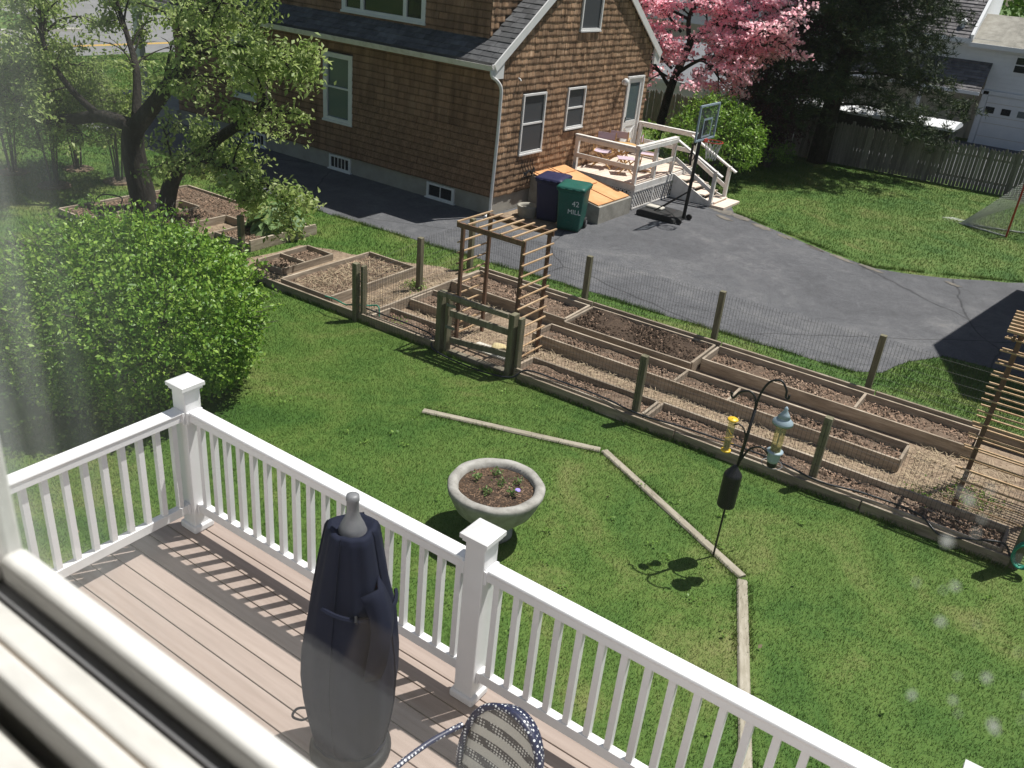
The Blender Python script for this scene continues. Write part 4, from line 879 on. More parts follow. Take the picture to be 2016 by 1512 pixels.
def rpost(x, y):
    s = .063; p = MB().box(x-s,x+s,y-s-1.7,y+s-1.7,DZ,2.835).build('railing_post', MT['vinyl'], dk, bevel=.006)
    c = .088
    MB().box(x-c+.012,x+c-.012,y-c+.012-1.7,y+c-.012-1.7,2.815,2.836).box(x-c,x+c,y-c-1.7,y+c-1.7,2.8361,2.862).add([(x-c,y-c-1.7,2.8621),(x+c,y-c-1.7,2.8621),(x+c,y+c-1.7,2.8621),(x-c,y+c-1.7,2.8621),(x,y-1.7,2.905)], [(0,1,4),(1,2,4),(2,3,4),(3,0,4),(3,2,1,0)]).build('cap', MT['vinyl'], p)
    b = .082; MB().box(x-b,x+b,y-b-1.7,y+b-1.7,DZ+.001,DZ+.055).build('base_trim', MT['vinyl'], p, bevel=.012)
    return p
PXs = [CX, -2.0, .43, 2.85]
for x in PXs: rpost(x, RY)
rpost(CX, .45)
RPROF = [(-.045,-.075),(-.045,-.03),(-.052,-.012),(-.046,.0),(.046,.0),(.052,-.012),(.045,-.03),(.045,-.075)]
def section(axis, a, b, c):
    """railing between a and b along axis; c = fixed coordinate"""
    pr = [(c+p[0]-(1.7 if axis == 'x' else 0), RTZ+p[1]) for p in RPROF]
    s, e = (a, b) if axis == 'x' else (a-1.7, b-1.7)
    t = MB().extr(pr, axis, s, e).build('top_rail', MT['vinyl'], dk, bevel=.004)
    cc = c-(1.7 if axis == 'x' else 0)
    m = MB()
    if axis == 'x': m.box(s,e,cc-.026,cc+.026,RBZ-.07,RBZ)
    else: m.box(cc-.026,cc+.026,s,e,RBZ-.07,RBZ)
    br = m.build('bottom_rail', MT['vinyl'], dk, bevel=.004)
    for u_ in (s, e):
        sg = 1 if u_ == s else -1
        for zc_, hh_, ww_ in ((RTZ-.045,.045,.060),(RBZ-.035,.045,.036)):
            k0, k1 = sorted((u_+sg*.0005, u_+sg*.018)); (MB().box(k0,k1,cc-ww_,cc+ww_,zc_-hh_,zc_+hh_*.9) if axis == 'x' else MB().box(cc-ww_,cc+ww_,k0,k1,zc_-hh_,zc_+hh_*.9)).build('rail_bracket', MT['vinyl'], br, bevel=.003)
    n = int(round((b-a)/.127)); q = .0185
    for k in range(n):
        u = s+(e-s)*(k+.5)/n; z0, z1 = RBZ+.0005, RTZ-.0755
        m = MB().box(u-q,u+q,cc-q,cc+q,z0,z1) if axis == 'x' else MB().box(cc-q,cc+q,u-q,u+q,z0,z1)
        m.build('baluster', MT['vinyl'], br)
for a, b in zip(PXs[:-1], PXs[1:]): section('x', a+.0635, b-.0635, RY)
section('y', .45+.0635, RY-.0635, CX)
# covered outdoor fireplace: tall narrow chimney under a fitted navy cover
cv = thing('covered_chiminea', (-2.26,2.37,DZ), 'tall navy fabric cover strapped over a vase-shaped stove with grey chimney cap', 'covered stove')
prof = [(r0_*.85, z0_*.965) for (r0_, z0_) in [(.205,.10),(.22,.16),(.245,.30),(.266,.46),(.275,.62),(.268,.78),(.248,.92),(.225,1.05),(.203,1.16),(.182,1.27),(.162,1.37),(.148,1.44),(.140,1.485),(.128,1.51),(.105,1.517)]]
r_f = random.Random(4); ph = [r_f.uniform(0,6.28) for _ in range(6)]
def wob(a, z):
    k = max(0, min(1, (z-.1)/1.3)); return 1 + .035*math.sin(3*a+ph[0]+z*1.5) + .055*math.sin(5*a+ph[1]-z*2.6)*k + .045*abs(math.sin(4.5*a+ph[3]+z*1.1))*k + .02*math.sin(13*a+ph[2]+z*3.2) + .05*max(0, math.cos(a-.2))*math.exp(-((z-1.0)/.12)**2)
pp = []
for (r0, z0), (r1, z1) in zip(prof[:-1], prof[1:]):
    for t in (0,.33,.66): pp.append((r0+(r1-r0)*t, z0+(z1-z0)*t))
pp.append(prof[-1]); pp.append((.072,1.44))
MB().lathe(pp, n=72, wob=wob).build('cover', MT['navy'], cv, smooth=True)
MB().lathe([(.070,1.40),(.070,1.43),(.056,1.47),(.039,1.505),(.030,1.535),(.028,1.60),(.031,1.605),(.030,1.63),(.012,1.635)], n=28).build('chimney_cap', MT['grey_metal'], cv, smooth=True)
for a_ in (.3,1.9,3.5,5.0):      # stitched seams and hem
    MB().tube([((r0_*wob(a_,z0_)+.002)*math.cos(a_), (r0_*wob(a_,z0_)+.002)*math.sin(a_), z0_) for (r0_, z0_) in pp[:-3]], .0045, 5).build('seam', MT['navy'], cv)
MB().tube([((pp[1][0]*wob(t_,pp[1][1])+.003)*math.cos(t_), (pp[1][0]*wob(t_,pp[1][1])+.003)*math.sin(t_), pp[1][1]) for t_ in np.linspace(0,6.283,49)[:-1]], .007, 5, closed=True).build('hem', MT['navy'], cv)
fl = MB()
for i in range(9):       # folded flap of slack cloth on the right side, held by the strap
    t = i/8; fl.v += [(.15+.09*math.sin(t*2.6), .02+.03*math.sin(t*5), 1.24-.50*t), (.20+.10*math.sin(t*2.6), -.05+.02*math.cos(t*4), 1.22-.50*t), (.17+.06*math.sin(t*2.6), -.12+.02*math.sin(t*6), 1.21-.50*t)]
fl.f = [(3*i+k, 3*i+k+1, 3*i+k+4, 3*i+k+3) for i in range(8) for k in (0,1)]
fo = fl.build('flap', MT['navy'], cv, smooth=True); fo.modifiers.new('thick','SOLIDIFY').thickness = .012
MB().tube([(.212*math.cos(a), .212*math.sin(a), 1.10-.05*math.cos(a-.5)) for a in np.linspace(-1.5,.9,16)], .011, 5).build('strap', MT['navy'], cv)
MB().box(-.016,.016,-.005,.005,-.012,.012).build('buckle', MT['black'], cv, loc=(.17,-.15,1.10), rot=(.2,.5,-.8))
MB().tube(spline([(-.24,-.05,.17),(-.30,-.09,.16),(-.31,-.12,.12),(-.26,-.10,.11),(-.23,-.07,.13)],5), .007, 6).build('cord_loop', MT['navy'], cv)
MB().lathe([(.20,0),(.215,.01),(.215,.03),(.19,.05),(.17,.06),(.16,.13)], n=36).build('base', MT['black'], cv, smooth=True)
# woven bistro armchair seen from above
ch = thing('bistro_chair', (-1.37,2.14,DZ), 'navy and white woven bistro armchair on the deck at the bottom edge', 'chair', rz=rad(-8))
m, nt_, b_ = newmat('woven_rim'); tc = nt_.nodes.new('ShaderNodeTexCoord')
ck = nt_.nodes.new('ShaderNodeTexChecker'); ck.inputs['Scale'].default_value = 62; ck.inputs[1].default_value = (.010,.014,.045,1); ck.inputs[2].default_value = (.012,.018,.06,1)
vo = nt_.nodes.new('ShaderNodeTexVoronoi'); vo.inputs['Scale'].default_value = 52; vo.inputs['Randomness'].default_value = .15; q = _ramp(nt_, [(.26,(1,1,1)),(.33,(0,0,0))])
nt_.links.new(tc.outputs['Object'], ck.inputs[0]); nt_.links.new(tc.outputs['Object'], vo.inputs['Vector']); nt_.links.new(vo.outputs['Distance'], q.inputs[0])
nt_.links.new(mixc(nt_, q.outputs[0], ck.outputs[0], (.72,.74,.76)), b_.inputs['Base Color']); b_.inputs['Roughness'].default_value = .45; MT['weave_rim'] = m
m, nt_, b_ = newmat('woven_panel'); tc = nt_.nodes.new('ShaderNodeTexCoord'); sp = nt_.nodes.new('ShaderNodeSeparateXYZ'); nt_.links.new(tc.outputs['Object'], sp.inputs[0])
st_ = _math(nt_, 'GREATER_THAN', _math(nt_, 'SINE', _math(nt_, 'MULTIPLY', sp.outputs[2], 62.0)), 0.0)
ck = nt_.nodes.new('ShaderNodeTexVoronoi'); ck.inputs['Scale'].default_value = 62; ck.inputs['Randomness'].default_value = .1; nt_.links.new(tc.outputs['Object'], ck.inputs['Vector'])
q = _ramp(nt_, [(.30,(.66,.65,.61)),(.38,(.09,.085,.085))]); nt_.links.new(ck.outputs['Distance'], q.inputs[0])
nt_.links.new(mixc(nt_, st_, (.52,.50,.45), q.outputs[0]), b_.inputs['Base Color']); b_.inputs['Roughness'].default_value = .6; bump(nt_, b_, ck.outputs['Distance'], .8, .006); MT['weave_panel'] = m
arch = lambda t, w=.24, z0=.44, h=.46: (w*math.cos(math.pi*(1-t))*(.92+.08*math.sin(math.pi*t)), .20+.05*math.sin(math.pi*t)+.04*(math.sin(math.pi*t)), z0+h*math.sin(math.pi*t)**.62)
MB().tube([arch(t) for t in np.linspace(0,1,33)], .017, 8).build('back_frame', MT['weave_rim'], ch, smooth=True)
bp = MB(); nx, nz = 14, 12
for j in range(nz+1):
    for i in range(nx+1):
        u = -1+2*i/nx; zt = .46*(max(0,1-u*u))**.31; z = .44+zt*(j/nz)*.985; bp.v.append((.232*u, .20+.075*(1-u*u)*(j/nz)**.5+.03*(j/nz), z))
bp.f = [(j*(nx+1)+i, j*(nx+1)+i+1, (j+1)*(nx+1)+i+1, (j+1)*(nx+1)+i) for j in range(nz) for i in range(nx)]
bo = bp.build('backrest', MT['weave_panel'], ch, smooth=True); bo.modifiers.new('thick','SOLIDIFY').thickness = .012
lip = MB()                 # broad navy and white woven lip behind the top of the backrest
for i in range(25):
    t = .12+.76*i/24; a = Vector(arch(t)); lip.v += [tuple(a+Vector((0,.0,.012))), tuple(a+Vector((0,.07*math.sin(math.pi*t),-.03))), tuple(a*1+Vector((0,.085*math.sin(math.pi*t),-.10)))]
lip.f = [(3*i+k, 3*i+k+3, 3*i+k+4, 3*i+k+1) for i in range(24) for k in (0,1)]
lo = lip.build('back_lip', MT['weave_rim'], ch, smooth=True); lo.modifiers.new('thick','SOLIDIFY').thickness = .01
MB().lathe([(.02,.42),(.23,.425),(.245,.44),(.23,.455),(.02,.45)], n=30).build('seat', MT['weave_panel'], ch, smooth=True)
for s in (-1, 1):
    MB().tube(spline([(s*.235,.22,.68),(s*.27,.05,.67),(s*.275,-.15,.66),(s*.26,-.24,.60),(s*.235,-.22,.44)],5), .014, 8).build('arm', MT['weave_rim'], ch, smooth=True)
    for y0_ in (-.2,.2): MB().tube([(s*.2,y0_*.95,.43),(s*.225,y0_*1.25,.0)], [.014,.012], 8).build('leg', MT['grey_metal'], ch, smooth=True)
ch.scale = (1.02,1.02,.95)
# ---------------------------------------------------------------- lawn things
pl = thing('stone_planter', (-4.02,6.33,0), 'round grey stone bowl planter on a pedestal standing on the lawn', 'planter')
MB().lathe([(.20,0),(.22,.01),(.22,.05),(.19,.08),(.18,.14),(.20,.18),(.30,.24),(.40,.34),(.465,.46),(.49,.53),(.505,.56),(.51,.60),(.495,.625),(.44,.632),(.405,.615),(.395,.57),(.38,.54)], n=64, wob=lambda a, z: 1+.008*math.sin(5*a+z*20)+.006*math.sin(11*a)).build('bowl', MT['planter'], pl, smooth=True)
sm = MB().lathe([(.40,.565),(.30,.578),(.18,.585),(.06,.588),(.01,.588)], n=40, wob=lambda a, z: 1+.01*math.sin(9*a), cap=False).build('soil', MT['dark_soil'], pl, smooth=True)
n = 700; a = RNG.uniform(0,6.28,n); rr = .385*np.sqrt(RNG.uniform(0,1,n)); V = []
for k in range(n):
    c = Vector((rr[k]*math.cos(a[k]), rr[k]*math.sin(a[k]), .585-.02*(rr[k]/.39)**2+.006)); th = random.uniform(0,6.28); l, w = random.uniform(.008,.022), random.uniform(.003,.007)
    d = Vector((math.cos(th),math.sin(th),random.uniform(-.4,.4)))*l; e = Vector((-math.sin(th),math.cos(th),random.uniform(-.5,.5)))*w; V += [c-d-e, c+d-e, c+d+e, c-d+e]
tag(link('mulch', np_mesh('mulch', [tuple(v) for v in V], np.arange(4*n).reshape(-1,4)), MT['mulch'], pl), kind='stuff')
def leaf_cloud(N, C, N_, S, droop=0.0, aspect=.5, up=.35, fold=.25, out=None):
    """N leaves at C (n,3), outward dirs N_ (n,3) or None; returns V,F of folded diamonds"""
    n = len(C); d = RNG.normal(0,1,(n,3)); d /= np.linalg.norm(d,axis=1,keepdims=True)
    if N_ is not None: d = d*.75+N_*out if out is not None else d
    d[:,2] -= droop; d /= np.linalg.norm(d,axis=1,keepdims=True)
    nn = RNG.normal(0,1,(n,3)); nn[:,2] += up*3
    if N_ is not None: nn += N_*1.2
    s = np.cross(d, nn); s /= np.maximum(np.linalg.norm(s,axis=1,keepdims=True),1e-6); nr = np.cross(s, d)
    S = S[:,None]; w = S*aspect*.5
    base = C-d*S*.5; tip = C+d*S*.5; mid = C-d*S*.05
    L = mid+s*w+nr*S*fold*.4; R = mid-s*w+nr*S*fold*.4
    V = np.stack([base, R, tip, L], 1).reshape(-1,3)
    i = np.arange(n)*4; F = np.stack([np.stack([i,i+1,i+2],-1), np.stack([i,i+2,i+3],-1)],1).reshape(-1,3)
    return V, F
def leaf_obj(name, C, S, mat, parent, N_=None, **k):
    V, F = leaf_cloud(len(C), np.asarray(C,float), N_, np.asarray(S,float), **k)
    return link(name, np_mesh(name, V, F), mat, parent)
for i, (x, y, lab) in enumerate(((-.22,-.02,'leafy pansy seedling at the left edge of the planter'), (-.12,.19,'leafy pansy seedling at the far rim of the planter'), (.02,.06,'leafy pansy seedling in the middle of the planter'), (.14,.18,'leafy pansy seedling at the far right of the planter'), (.0,-.17,'leafy pansy seedling at the near side of the planter'), (.22,-.02,'pansy seedling with a violet flower at the right of the planter'))):
    t = thing('pansy_plant', (-4.02+x,6.33+y,.59), lab, 'plant', 'pansies in the stone planter'); c = RNG.normal(0,1,(46,3))*np.array([.03,.03,.016])+np.array([0,0,.035])
    leaf_obj('leaves', c, RNG.uniform(.02,.036,46), MT['pansy'], t, aspect=.7)
    MB().tube([(0,0,-.01),(.005,0,.05)], .003, 5).build('stem', MT['pansy'], t)
    if i == 5:
        for k in range(5): an = k*1.257; MB().lathe([(.003,0),(.016,.002),(.012,.004)], n=8).build('petal', MT['violet'], t, loc=(.045+.013*math.cos(an), .02+.013*math.sin(an), .075), rot=(random.uniform(-.4,.4),.5,0))
for i, (a, b, lab) in enumerate((((-6.24,7.85),(-3.98,8.62),'weathered landscape timber in the lawn nearest the bush'), ((-3.93,8.64),(-1.62,7.44),'weathered landscape timber running down to the bird feeder pole'), ((-1.60,7.38),(-.55,4.75),'weathered landscape timber in the lawn running towards the deck'))):
    A, Bv = Vector((*a,0)), Vector((*b,0)); d = Bv-A; t = MB().extr([(-.055,-.06),(.055,-.06),(.055,.012),(.04,.03),(-.04,.03),(-.055,.012)], 'x', 0, d.length).build('landscape_timber', MT['timber'], loc=A, rot=(0,0,math.atan2(d.y,d.x)), bevel=.006)
    tag(t, lab, 'timber', 'landscape timbers in the lawn')
# bird feeder pole
fp = thing('feeder_pole', (-2.0,7.57,0), 'black shepherd hook pole with a squirrel baffle beside the lawn timber', 'feeder pole')
MB().tube([(0,0,-.2),(.0,.01,.6),(.02,.02,1.3),(.05,.03,1.75)], .011, 8).build('pole', MT['black'], fp, smooth=True)
MB().tube([(.02,.02,1.15),(.05,.03,1.80)], .016, 8).build('sleeve', MT['black'], fp, smooth=True)
MB().lathe([(.088,.66),(.092,.67),(.092,1.03),(.085,1.05),(.03,1.13),(.013,1.15)], n=26).build('baffle', MT['black'], fp, smooth=False)
def hook(pts, r=.011): return MB().tube(spline(pts,7), r, 7).build('hook', MT['black'], fp, smooth=True)
hook([(.05,.03,1.72),(.06,.03,1.95),(.12,.03,2.12),(.22,.03,2.17),(.29,.03,2.10),(.30,.03,2.03),(.325,.03,2.02),(.33,.03,2.06)])
hook([(.05,.03,1.75),(.03,.03,1.90),(-.04,.03,1.96),(-.13,.03,1.92),(-.18,.03,1.84),(-.205,.03,1.85),(-.205,.03,1.89)])
hook([(.03,.02,1.25),(.04,.02,1.42),(-.0,.0,1.56),(-.06,-.0,1.60),(-.11,-.0,1.57)], .008)
hook([(.03,.02,1.20),(.09,.03,1.36),(.19,.04,1.42),(.28,.05,1.36),(.31,.05,1.25),(.335,.05,1.24),(.34,.05,1.28)], .011)
cm, cn, cb = newmat('clear_tube'); ct = cn.nodes.new('ShaderNodeBsdfTransparent'); ct.inputs[0].default_value = (.86,.84,.66,1); cx = cn.nodes.new('ShaderNodeMixShader'); cx.inputs[0].default_value = .22
cb.inputs['Base Color'].default_value = (.75,.7,.45,1); cb.inputs['Roughness'].default_value = .12; cn.links.new(ct.outputs[0], cx.inputs[1]); cn.links.new(cb.outputs[0], cx.inputs[2]); cn.links.new(cx.outputs[0], cn.nodes['Material Output'].inputs[0])
yf = thing('tube_feeder', (-2.13,7.57,1.26), 'slim tube bird feeder with yellow cap and base', 'bird feeder')
MB().lathe([(.036,.02),(.036,.36)], n=18, cap=False).build('tube', cm, yf, smooth=True)
MB().lathe([(.0,.36),(.052,.357),(.055,.366),(.05,.374),(.008,.380)], n=20).build('cap', MT['yellow'], yf, smooth=True); MB().lathe([(.045,.002),(.052,.006),(.05,.018),(.037,.022)], n=20).build('base', MT['yellow'], yf, smooth=True)
MB().lathe([(.028,.035),(.028,.14)], n=14).build('seed', MT['seed'], yf)
for z, a in ((.10,.4),(.22,2.2),(.16,4.0)): MB().tube([(-.06*math.cos(a),-.06*math.sin(a),z),(.06*math.cos(a),.06*math.sin(a),z)], .003, 5).build('perch', MT['yellow'], yf)
MB().tube(spline([(0,0,.40),(.01,0,.43),(0,0,.45)],4), .003, 5).build('hanger', MT['grey_metal'], yf)
gf = thing('lantern_feeder', (-1.67,7.62,1.34), 'wide bird feeder with pale blue-grey tiered roof and clear tube', 'bird feeder')
MB().lathe([(.052,.09),(.052,.40)], n=22, cap=False).build('tube', cm, gf, smooth=True)
MB().lathe([(.09,.41),(.10,.40),(.098,.425),(.06,.46),(.05,.47),(.062,.475),(.04,.51),(.018,.545),(.02,.565),(.006,.585)], n=26).build('roof', MT['bluegrey'], gf, smooth=True)
MB().tube([(0,0,.08),(0,0,.42)], .006, 6).build('rod', MT['grey_metal'], gf); MB().lathe([(.05,-.03),(.06,.0),(.062,.07),(.08,.085),(.08,.095),(.05,.10)], n=24).build('base', MT['bluegrey'], gf, smooth=True)
MB().lathe([(.046,-.08),(.05,-.03)], n=20).build('cage', MT['black'], gf); MB().tube([(.10*math.cos(a),.10*math.sin(a),-.055) for a in np.linspace(0,6.283,25)[:-1]], .004, 5, closed=True).build('perch_ring', MT['grey_metal'], gf)
MB().lathe([(.045,.10),(.045,.16)], n=14).build('seed', MT['seed'], gf)
# ---------------------------------------------------------------- stockade fence along the back
sf = thing('stockade_fence', (-8,30.7,0), 'weathered dark stockade fence along the back of the lawn', 'fence')
pk = MB(); pk.add([(-.048,-.009,0),(.048,-.009,0),(.048,.009,0),(-.048,.009,0),(-.048,-.009,1.28),(.048,-.009,1.28),(.048,.009,1.28),(-.048,.009,1.28),(0,-.009,1.35),(0,.009,1.35)],
  [(0,3,2,1),(0,1,5,4),(1,2,6,5),(2,3,7,6),(3,0,4,7),(4,5,8),(6,7,9),(5,6,9,8),(7,4,8,9)]); pkm = pk.mesh('picket'); pkm.materials.append(MT['fence_wood'])
def fy(x): return 30.55+.09*(x+8)*.8
for i in range(170):
    x = -17.2+.1015*i; g_ = 1.0
    if -4.2 < x: 
        x = -4.2+(i-128.08)*.106; g_ = .98
    if x > 1.6: break
    o = link('picket', pkm, MT['fence_wood'], sf, (x+8, fy(x)-30.7, random.uniform(-.04,.02)), (0, random.uniform(-.008,.008), 0), (g_, 1, 1+random.uniform(-.02,.02)))
for z in (.3,1.0):
    MB().beam((-17.2+8,fy(-17.2)-30.66,z),(1.6+8,fy(1.6)-30.66,z),.04,.07).build('fence_rail', MT['fence_wood'], sf)
for k in range(8): x = -17+2.5*k; MB().beam((x+8,fy(x)-30.62,0),(x+8,fy(x)-30.62,1.40),.09,.09).build('fence_post', MT['fence_wood'], sf)
# lacrosse goal on the back lawn
lg = thing('lacrosse_goal', (-1.34,25.4,0), 'red framed lacrosse goal with white net on the back lawn', 'goal')
P0, P1, PB = (0,0,0), (1.2,1.2,0), (-1.2,.35,0); H = 1.50
for p in (P0, P1): MB().tube([p, (p[0],p[1],H)], .025, 8).build('post', MT['red'], lg)
MB().tube([(0,0,H),(1.2,1.2,H)], .025, 8).build('crossbar', MT['red'], lg)
for p in (P0, P1): MB().tube([(p[0],p[1],.02),(PB[0],PB[1],.02)], .02, 6).build('base_pipe', MT['net'], lg)
nm = MB()
def netquad(a, b, c, n, m):   # triangle a,b top edge -> c apex, net strings both ways
    a, b, c = Vector(a), Vector(b), Vector(c)
    for i in range(n+1):
        t = i/n; p = a.lerp(b, t); nm.tube([p, p.lerp(c, .5)-Vector((0,0,.05)), c], .0035, 3, cap=False)
    for j in range(1, m):
        t = j/m; nm.tube([a.lerp(c,t)-Vector((0,0,.10*t*(1-t))), b.lerp(c,t)-Vector((0,0,.10*t*(1-t)))], .0035, 3, cap=False)
netquad((0,0,0),(0,0,H),PB,24,26); netquad((1.2,1.2,0),(1.2,1.2,H),PB,24,26); netquad((0,0,H),(1.2,1.2,H),PB,28,26)
for k in range(14): nm.tube([(-.1-.11*k,.02*k,.03),(-.35-.1*k,.45,.05),(-.5-.07*k,.7+.01*k,.03)], .006, 3, cap=False)
tag(nm.build('net', MT['net'], lg), kind='stuff')
# long low white-roofed trailer behind the fence, and a grey roofed shed further left
tl = thing('white_trailer', (-6.6,33,0), 'long low trailer with a bright white roof behind the stockade fence', 'trailer')
MB().box(-2.6,2.3,-.8,.8,.35,1.42).build('body', MT['rubber'], tl, bevel=.03)
MB().extr([(-.9,1.43),(-.88,1.50),(-.5,1.60),(0,1.64),(.5,1.60),(.88,1.50),(.9,1.43)], 'x', -2.7, 2.4).build('roof', MT['siding_white'], tl)
for x in (-1.2,1.2): MB().lathe([(.05,-.08),(.30,-.08),(.33,0),(.30,.08),(.05,.08)], n=20).build('wheel', MT['rubber'], tl, loc=(x,-.75,.33), rot=(rad(90),0,0))
sh = thing('garden_shed', (-13,34.5,0), 'grey roofed shed behind the fence under the pink dogwood', 'shed')
MB().box(-3.2,3.2,-1.3,1.3,0,1.5).build('wall', MT['siding_white'], sh)
MB().add([(-3.5,-1.6,1.36),(3.5,-1.6,1.36),(3.5,.3,2.75),(-3.5,.3,2.75),(-3.5,1.7,1.36),(3.5,1.7,1.36)], [(0,1,2,3),(3,2,5,4),(0,3,4),(1,5,2)]).build('roof', pm('pale_roof', [(.24,.25,.27),(.32,.33,.35)], 3, rough=.85, bmp=.2), sh)
MB().box(-3.55,3.55,-1.66,-1.605,1.25,1.40).build('fascia', MT['siding_white'], sh)
# white two-storey house with garage, far right
wh = thing('white_house', (-5,41,0), 'white sided house with garage and grey shingle roofs beyond the fence', 'house')
def Wb(x0, x1, y0, y1, z0, z1, name, mat, parent=wh, bevel=0): return MB().box(x0+5,x1+5,y0-41,y1-41,z0,z1).build(name, MT[mat], parent, bevel=bevel)
Wb(-4.75,6,41,48,-.3,3.78,'garage_wall','siding_white'); Wb(-22,-4.751,41,48,3.0,3.9,'upper_wall','siding_white'); Wb(-22,-4.751,42.0,48,-.3,2.999,'porch_wall','cream_wall')
for k in range(24): Wb(-4.76 if k < 18 else -22, 6, 40.985, 40.999, .16*k if k < 18 else 3.02+.15*(k-18), .16*k+.012 if k < 18 else 3.03+.15*(k-18), 'clapboard', 'siding_white')
gd = Wb(-4.5,.6,40.96,40.984,-.2,1.9,'garage_door','siding_white')
for x in (-4.62,.72): Wb(x-.1,x+.1,40.93,40.984,-.2,2.05,'door_trim','siding_white')
Wb(-4.8,.9,40.93,40.984,1.92,2.08,'door_trim','siding_white')
for k in range(8): Wb(-4.47+.6*k,-4.13+.6*k,40.945,40.9595,1.24,1.48,'pane','pane' if k != 2 else 'pane_soft', gd)
for z in (.33,.85,1.12,1.62): Wb(-4.5,.6,40.952,40.9595,z,z+.015,'panel_joint','cream_wall', gd)
w = Wb(-3.98,-2.6,40.95,40.984,2.82,3.46,'window','siding_white'); Wb(-3.92,-2.66,40.94,40.9495,2.87,3.12,'pane','pane',w); Wb(-3.92,-2.66,40.94,40.9495,3.16,3.41,'pane','pane',w)
pd = Wb(-5.75,-5.05,41.95,41.99,-.2,1.55,'porch_door','cream_wall')
for i in range(3):
    for j in range(3): Wb(-5.64+.17*i,-5.50+.17*i,41.935,41.9495,.80+.2*j,.97+.2*j,'pane','pane',pd)
for x in (-6.9,): Wb(x-.06,x+.06,40.05,40.17,-.2,2.0,'porch_post','siding_white')
def wroof(name, pts, mat='roof_far', th=.08):
    return slab(name, MT[mat], [(p[0]+5,p[1]-41,p[2]) for p in pts], th, wh)
pr_ = wroof('porch_roof', [(-12,39.85,2.05),(-4.72,39.85,2.05),(-4.72,41.0,3.08),(-12,41.0,3.08)]); tabs(pr_, -7, .28, (0,39.85-41,2.057), (0,41.0-41,3.087), 10, MT['roof_far'], 9, .35, .02)
mr = wroof('main_roof', [(-22,40.7,3.86),(-5.75,40.7,3.86),(-5.75,47,8.2),(-22,47,8.2)]); tabs(mr, -17, -.75, (0,40.7-41,3.868), (0,47-41,8.208), 36, MT['roof_far'], 10, .4, .02)
wroof('garage_roof', [(-5.7,40.72,3.74),(6.3,40.72,3.74),(6.3,42.7,4.80),(-5.7,42.7,4.80)], 'concrete'); wroof('garage_roof', [(-5.7,44.7,3.74),(-5.7,42.7,4.80),(6.3,42.7,4.80),(6.3,44.7,3.74)], 'concrete')
Wb(-22,-5.7,40.62,40.69,3.70,3.88,'gutter','siding_white'); Wb(-5.75,6.3,40.64,40.71,3.6,3.75,'gutter','siding_white'); Wb(-12,-4.72,39.77,39.84,1.93,2.06,'gutter','siding_white')
MB().beam((-.72,-.3,3.92),(-.72,6,8.26),.12,.26).build('rake_board', MT['siding_white'], wh)
MB().add([(-.8,1.75,4.3),(-.8,6,4.3),(-.8,6,8.1),(-.8,1.75,5.2)], [(0,1,2,3)]).build('gable_wall', MT['siding_white'], wh)
MB().lathe([(.09,0),(.09,.35),(.14,.36),(.0,.48)], n=10).build('roof_vent', MT['siding_white'], wh, loc=(-1.25,.25,4.1))
# off to the right: garage whose gable throws its shadow over the drive
gg = thing('garage', (3.3,18.5,0), 'gabled garage standing just beyond the right edge of the driveway', 'garage')
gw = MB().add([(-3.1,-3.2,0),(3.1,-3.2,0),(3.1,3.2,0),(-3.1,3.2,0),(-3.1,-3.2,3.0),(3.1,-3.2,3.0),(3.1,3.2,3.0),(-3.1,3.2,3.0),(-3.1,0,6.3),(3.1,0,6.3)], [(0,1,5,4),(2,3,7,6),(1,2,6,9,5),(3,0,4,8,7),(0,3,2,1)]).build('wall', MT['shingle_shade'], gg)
MB().add([(-3.2,-3.4,2.85),(3.2,-3.4,2.85),(3.2,0,6.4),(-3.2,0,6.4),(3.2,3.4,2.85),(-3.2,3.4,2.85)], [(0,1,2,3),(3,2,4,5)]).build('roof', MT['roof'], gg).modifiers.new('thick','SOLIDIFY').thickness = .08
MB().box(-3.14,-3.101,-2.2,2.2,0,2.3).build('door', MT['white_paint'], gg)
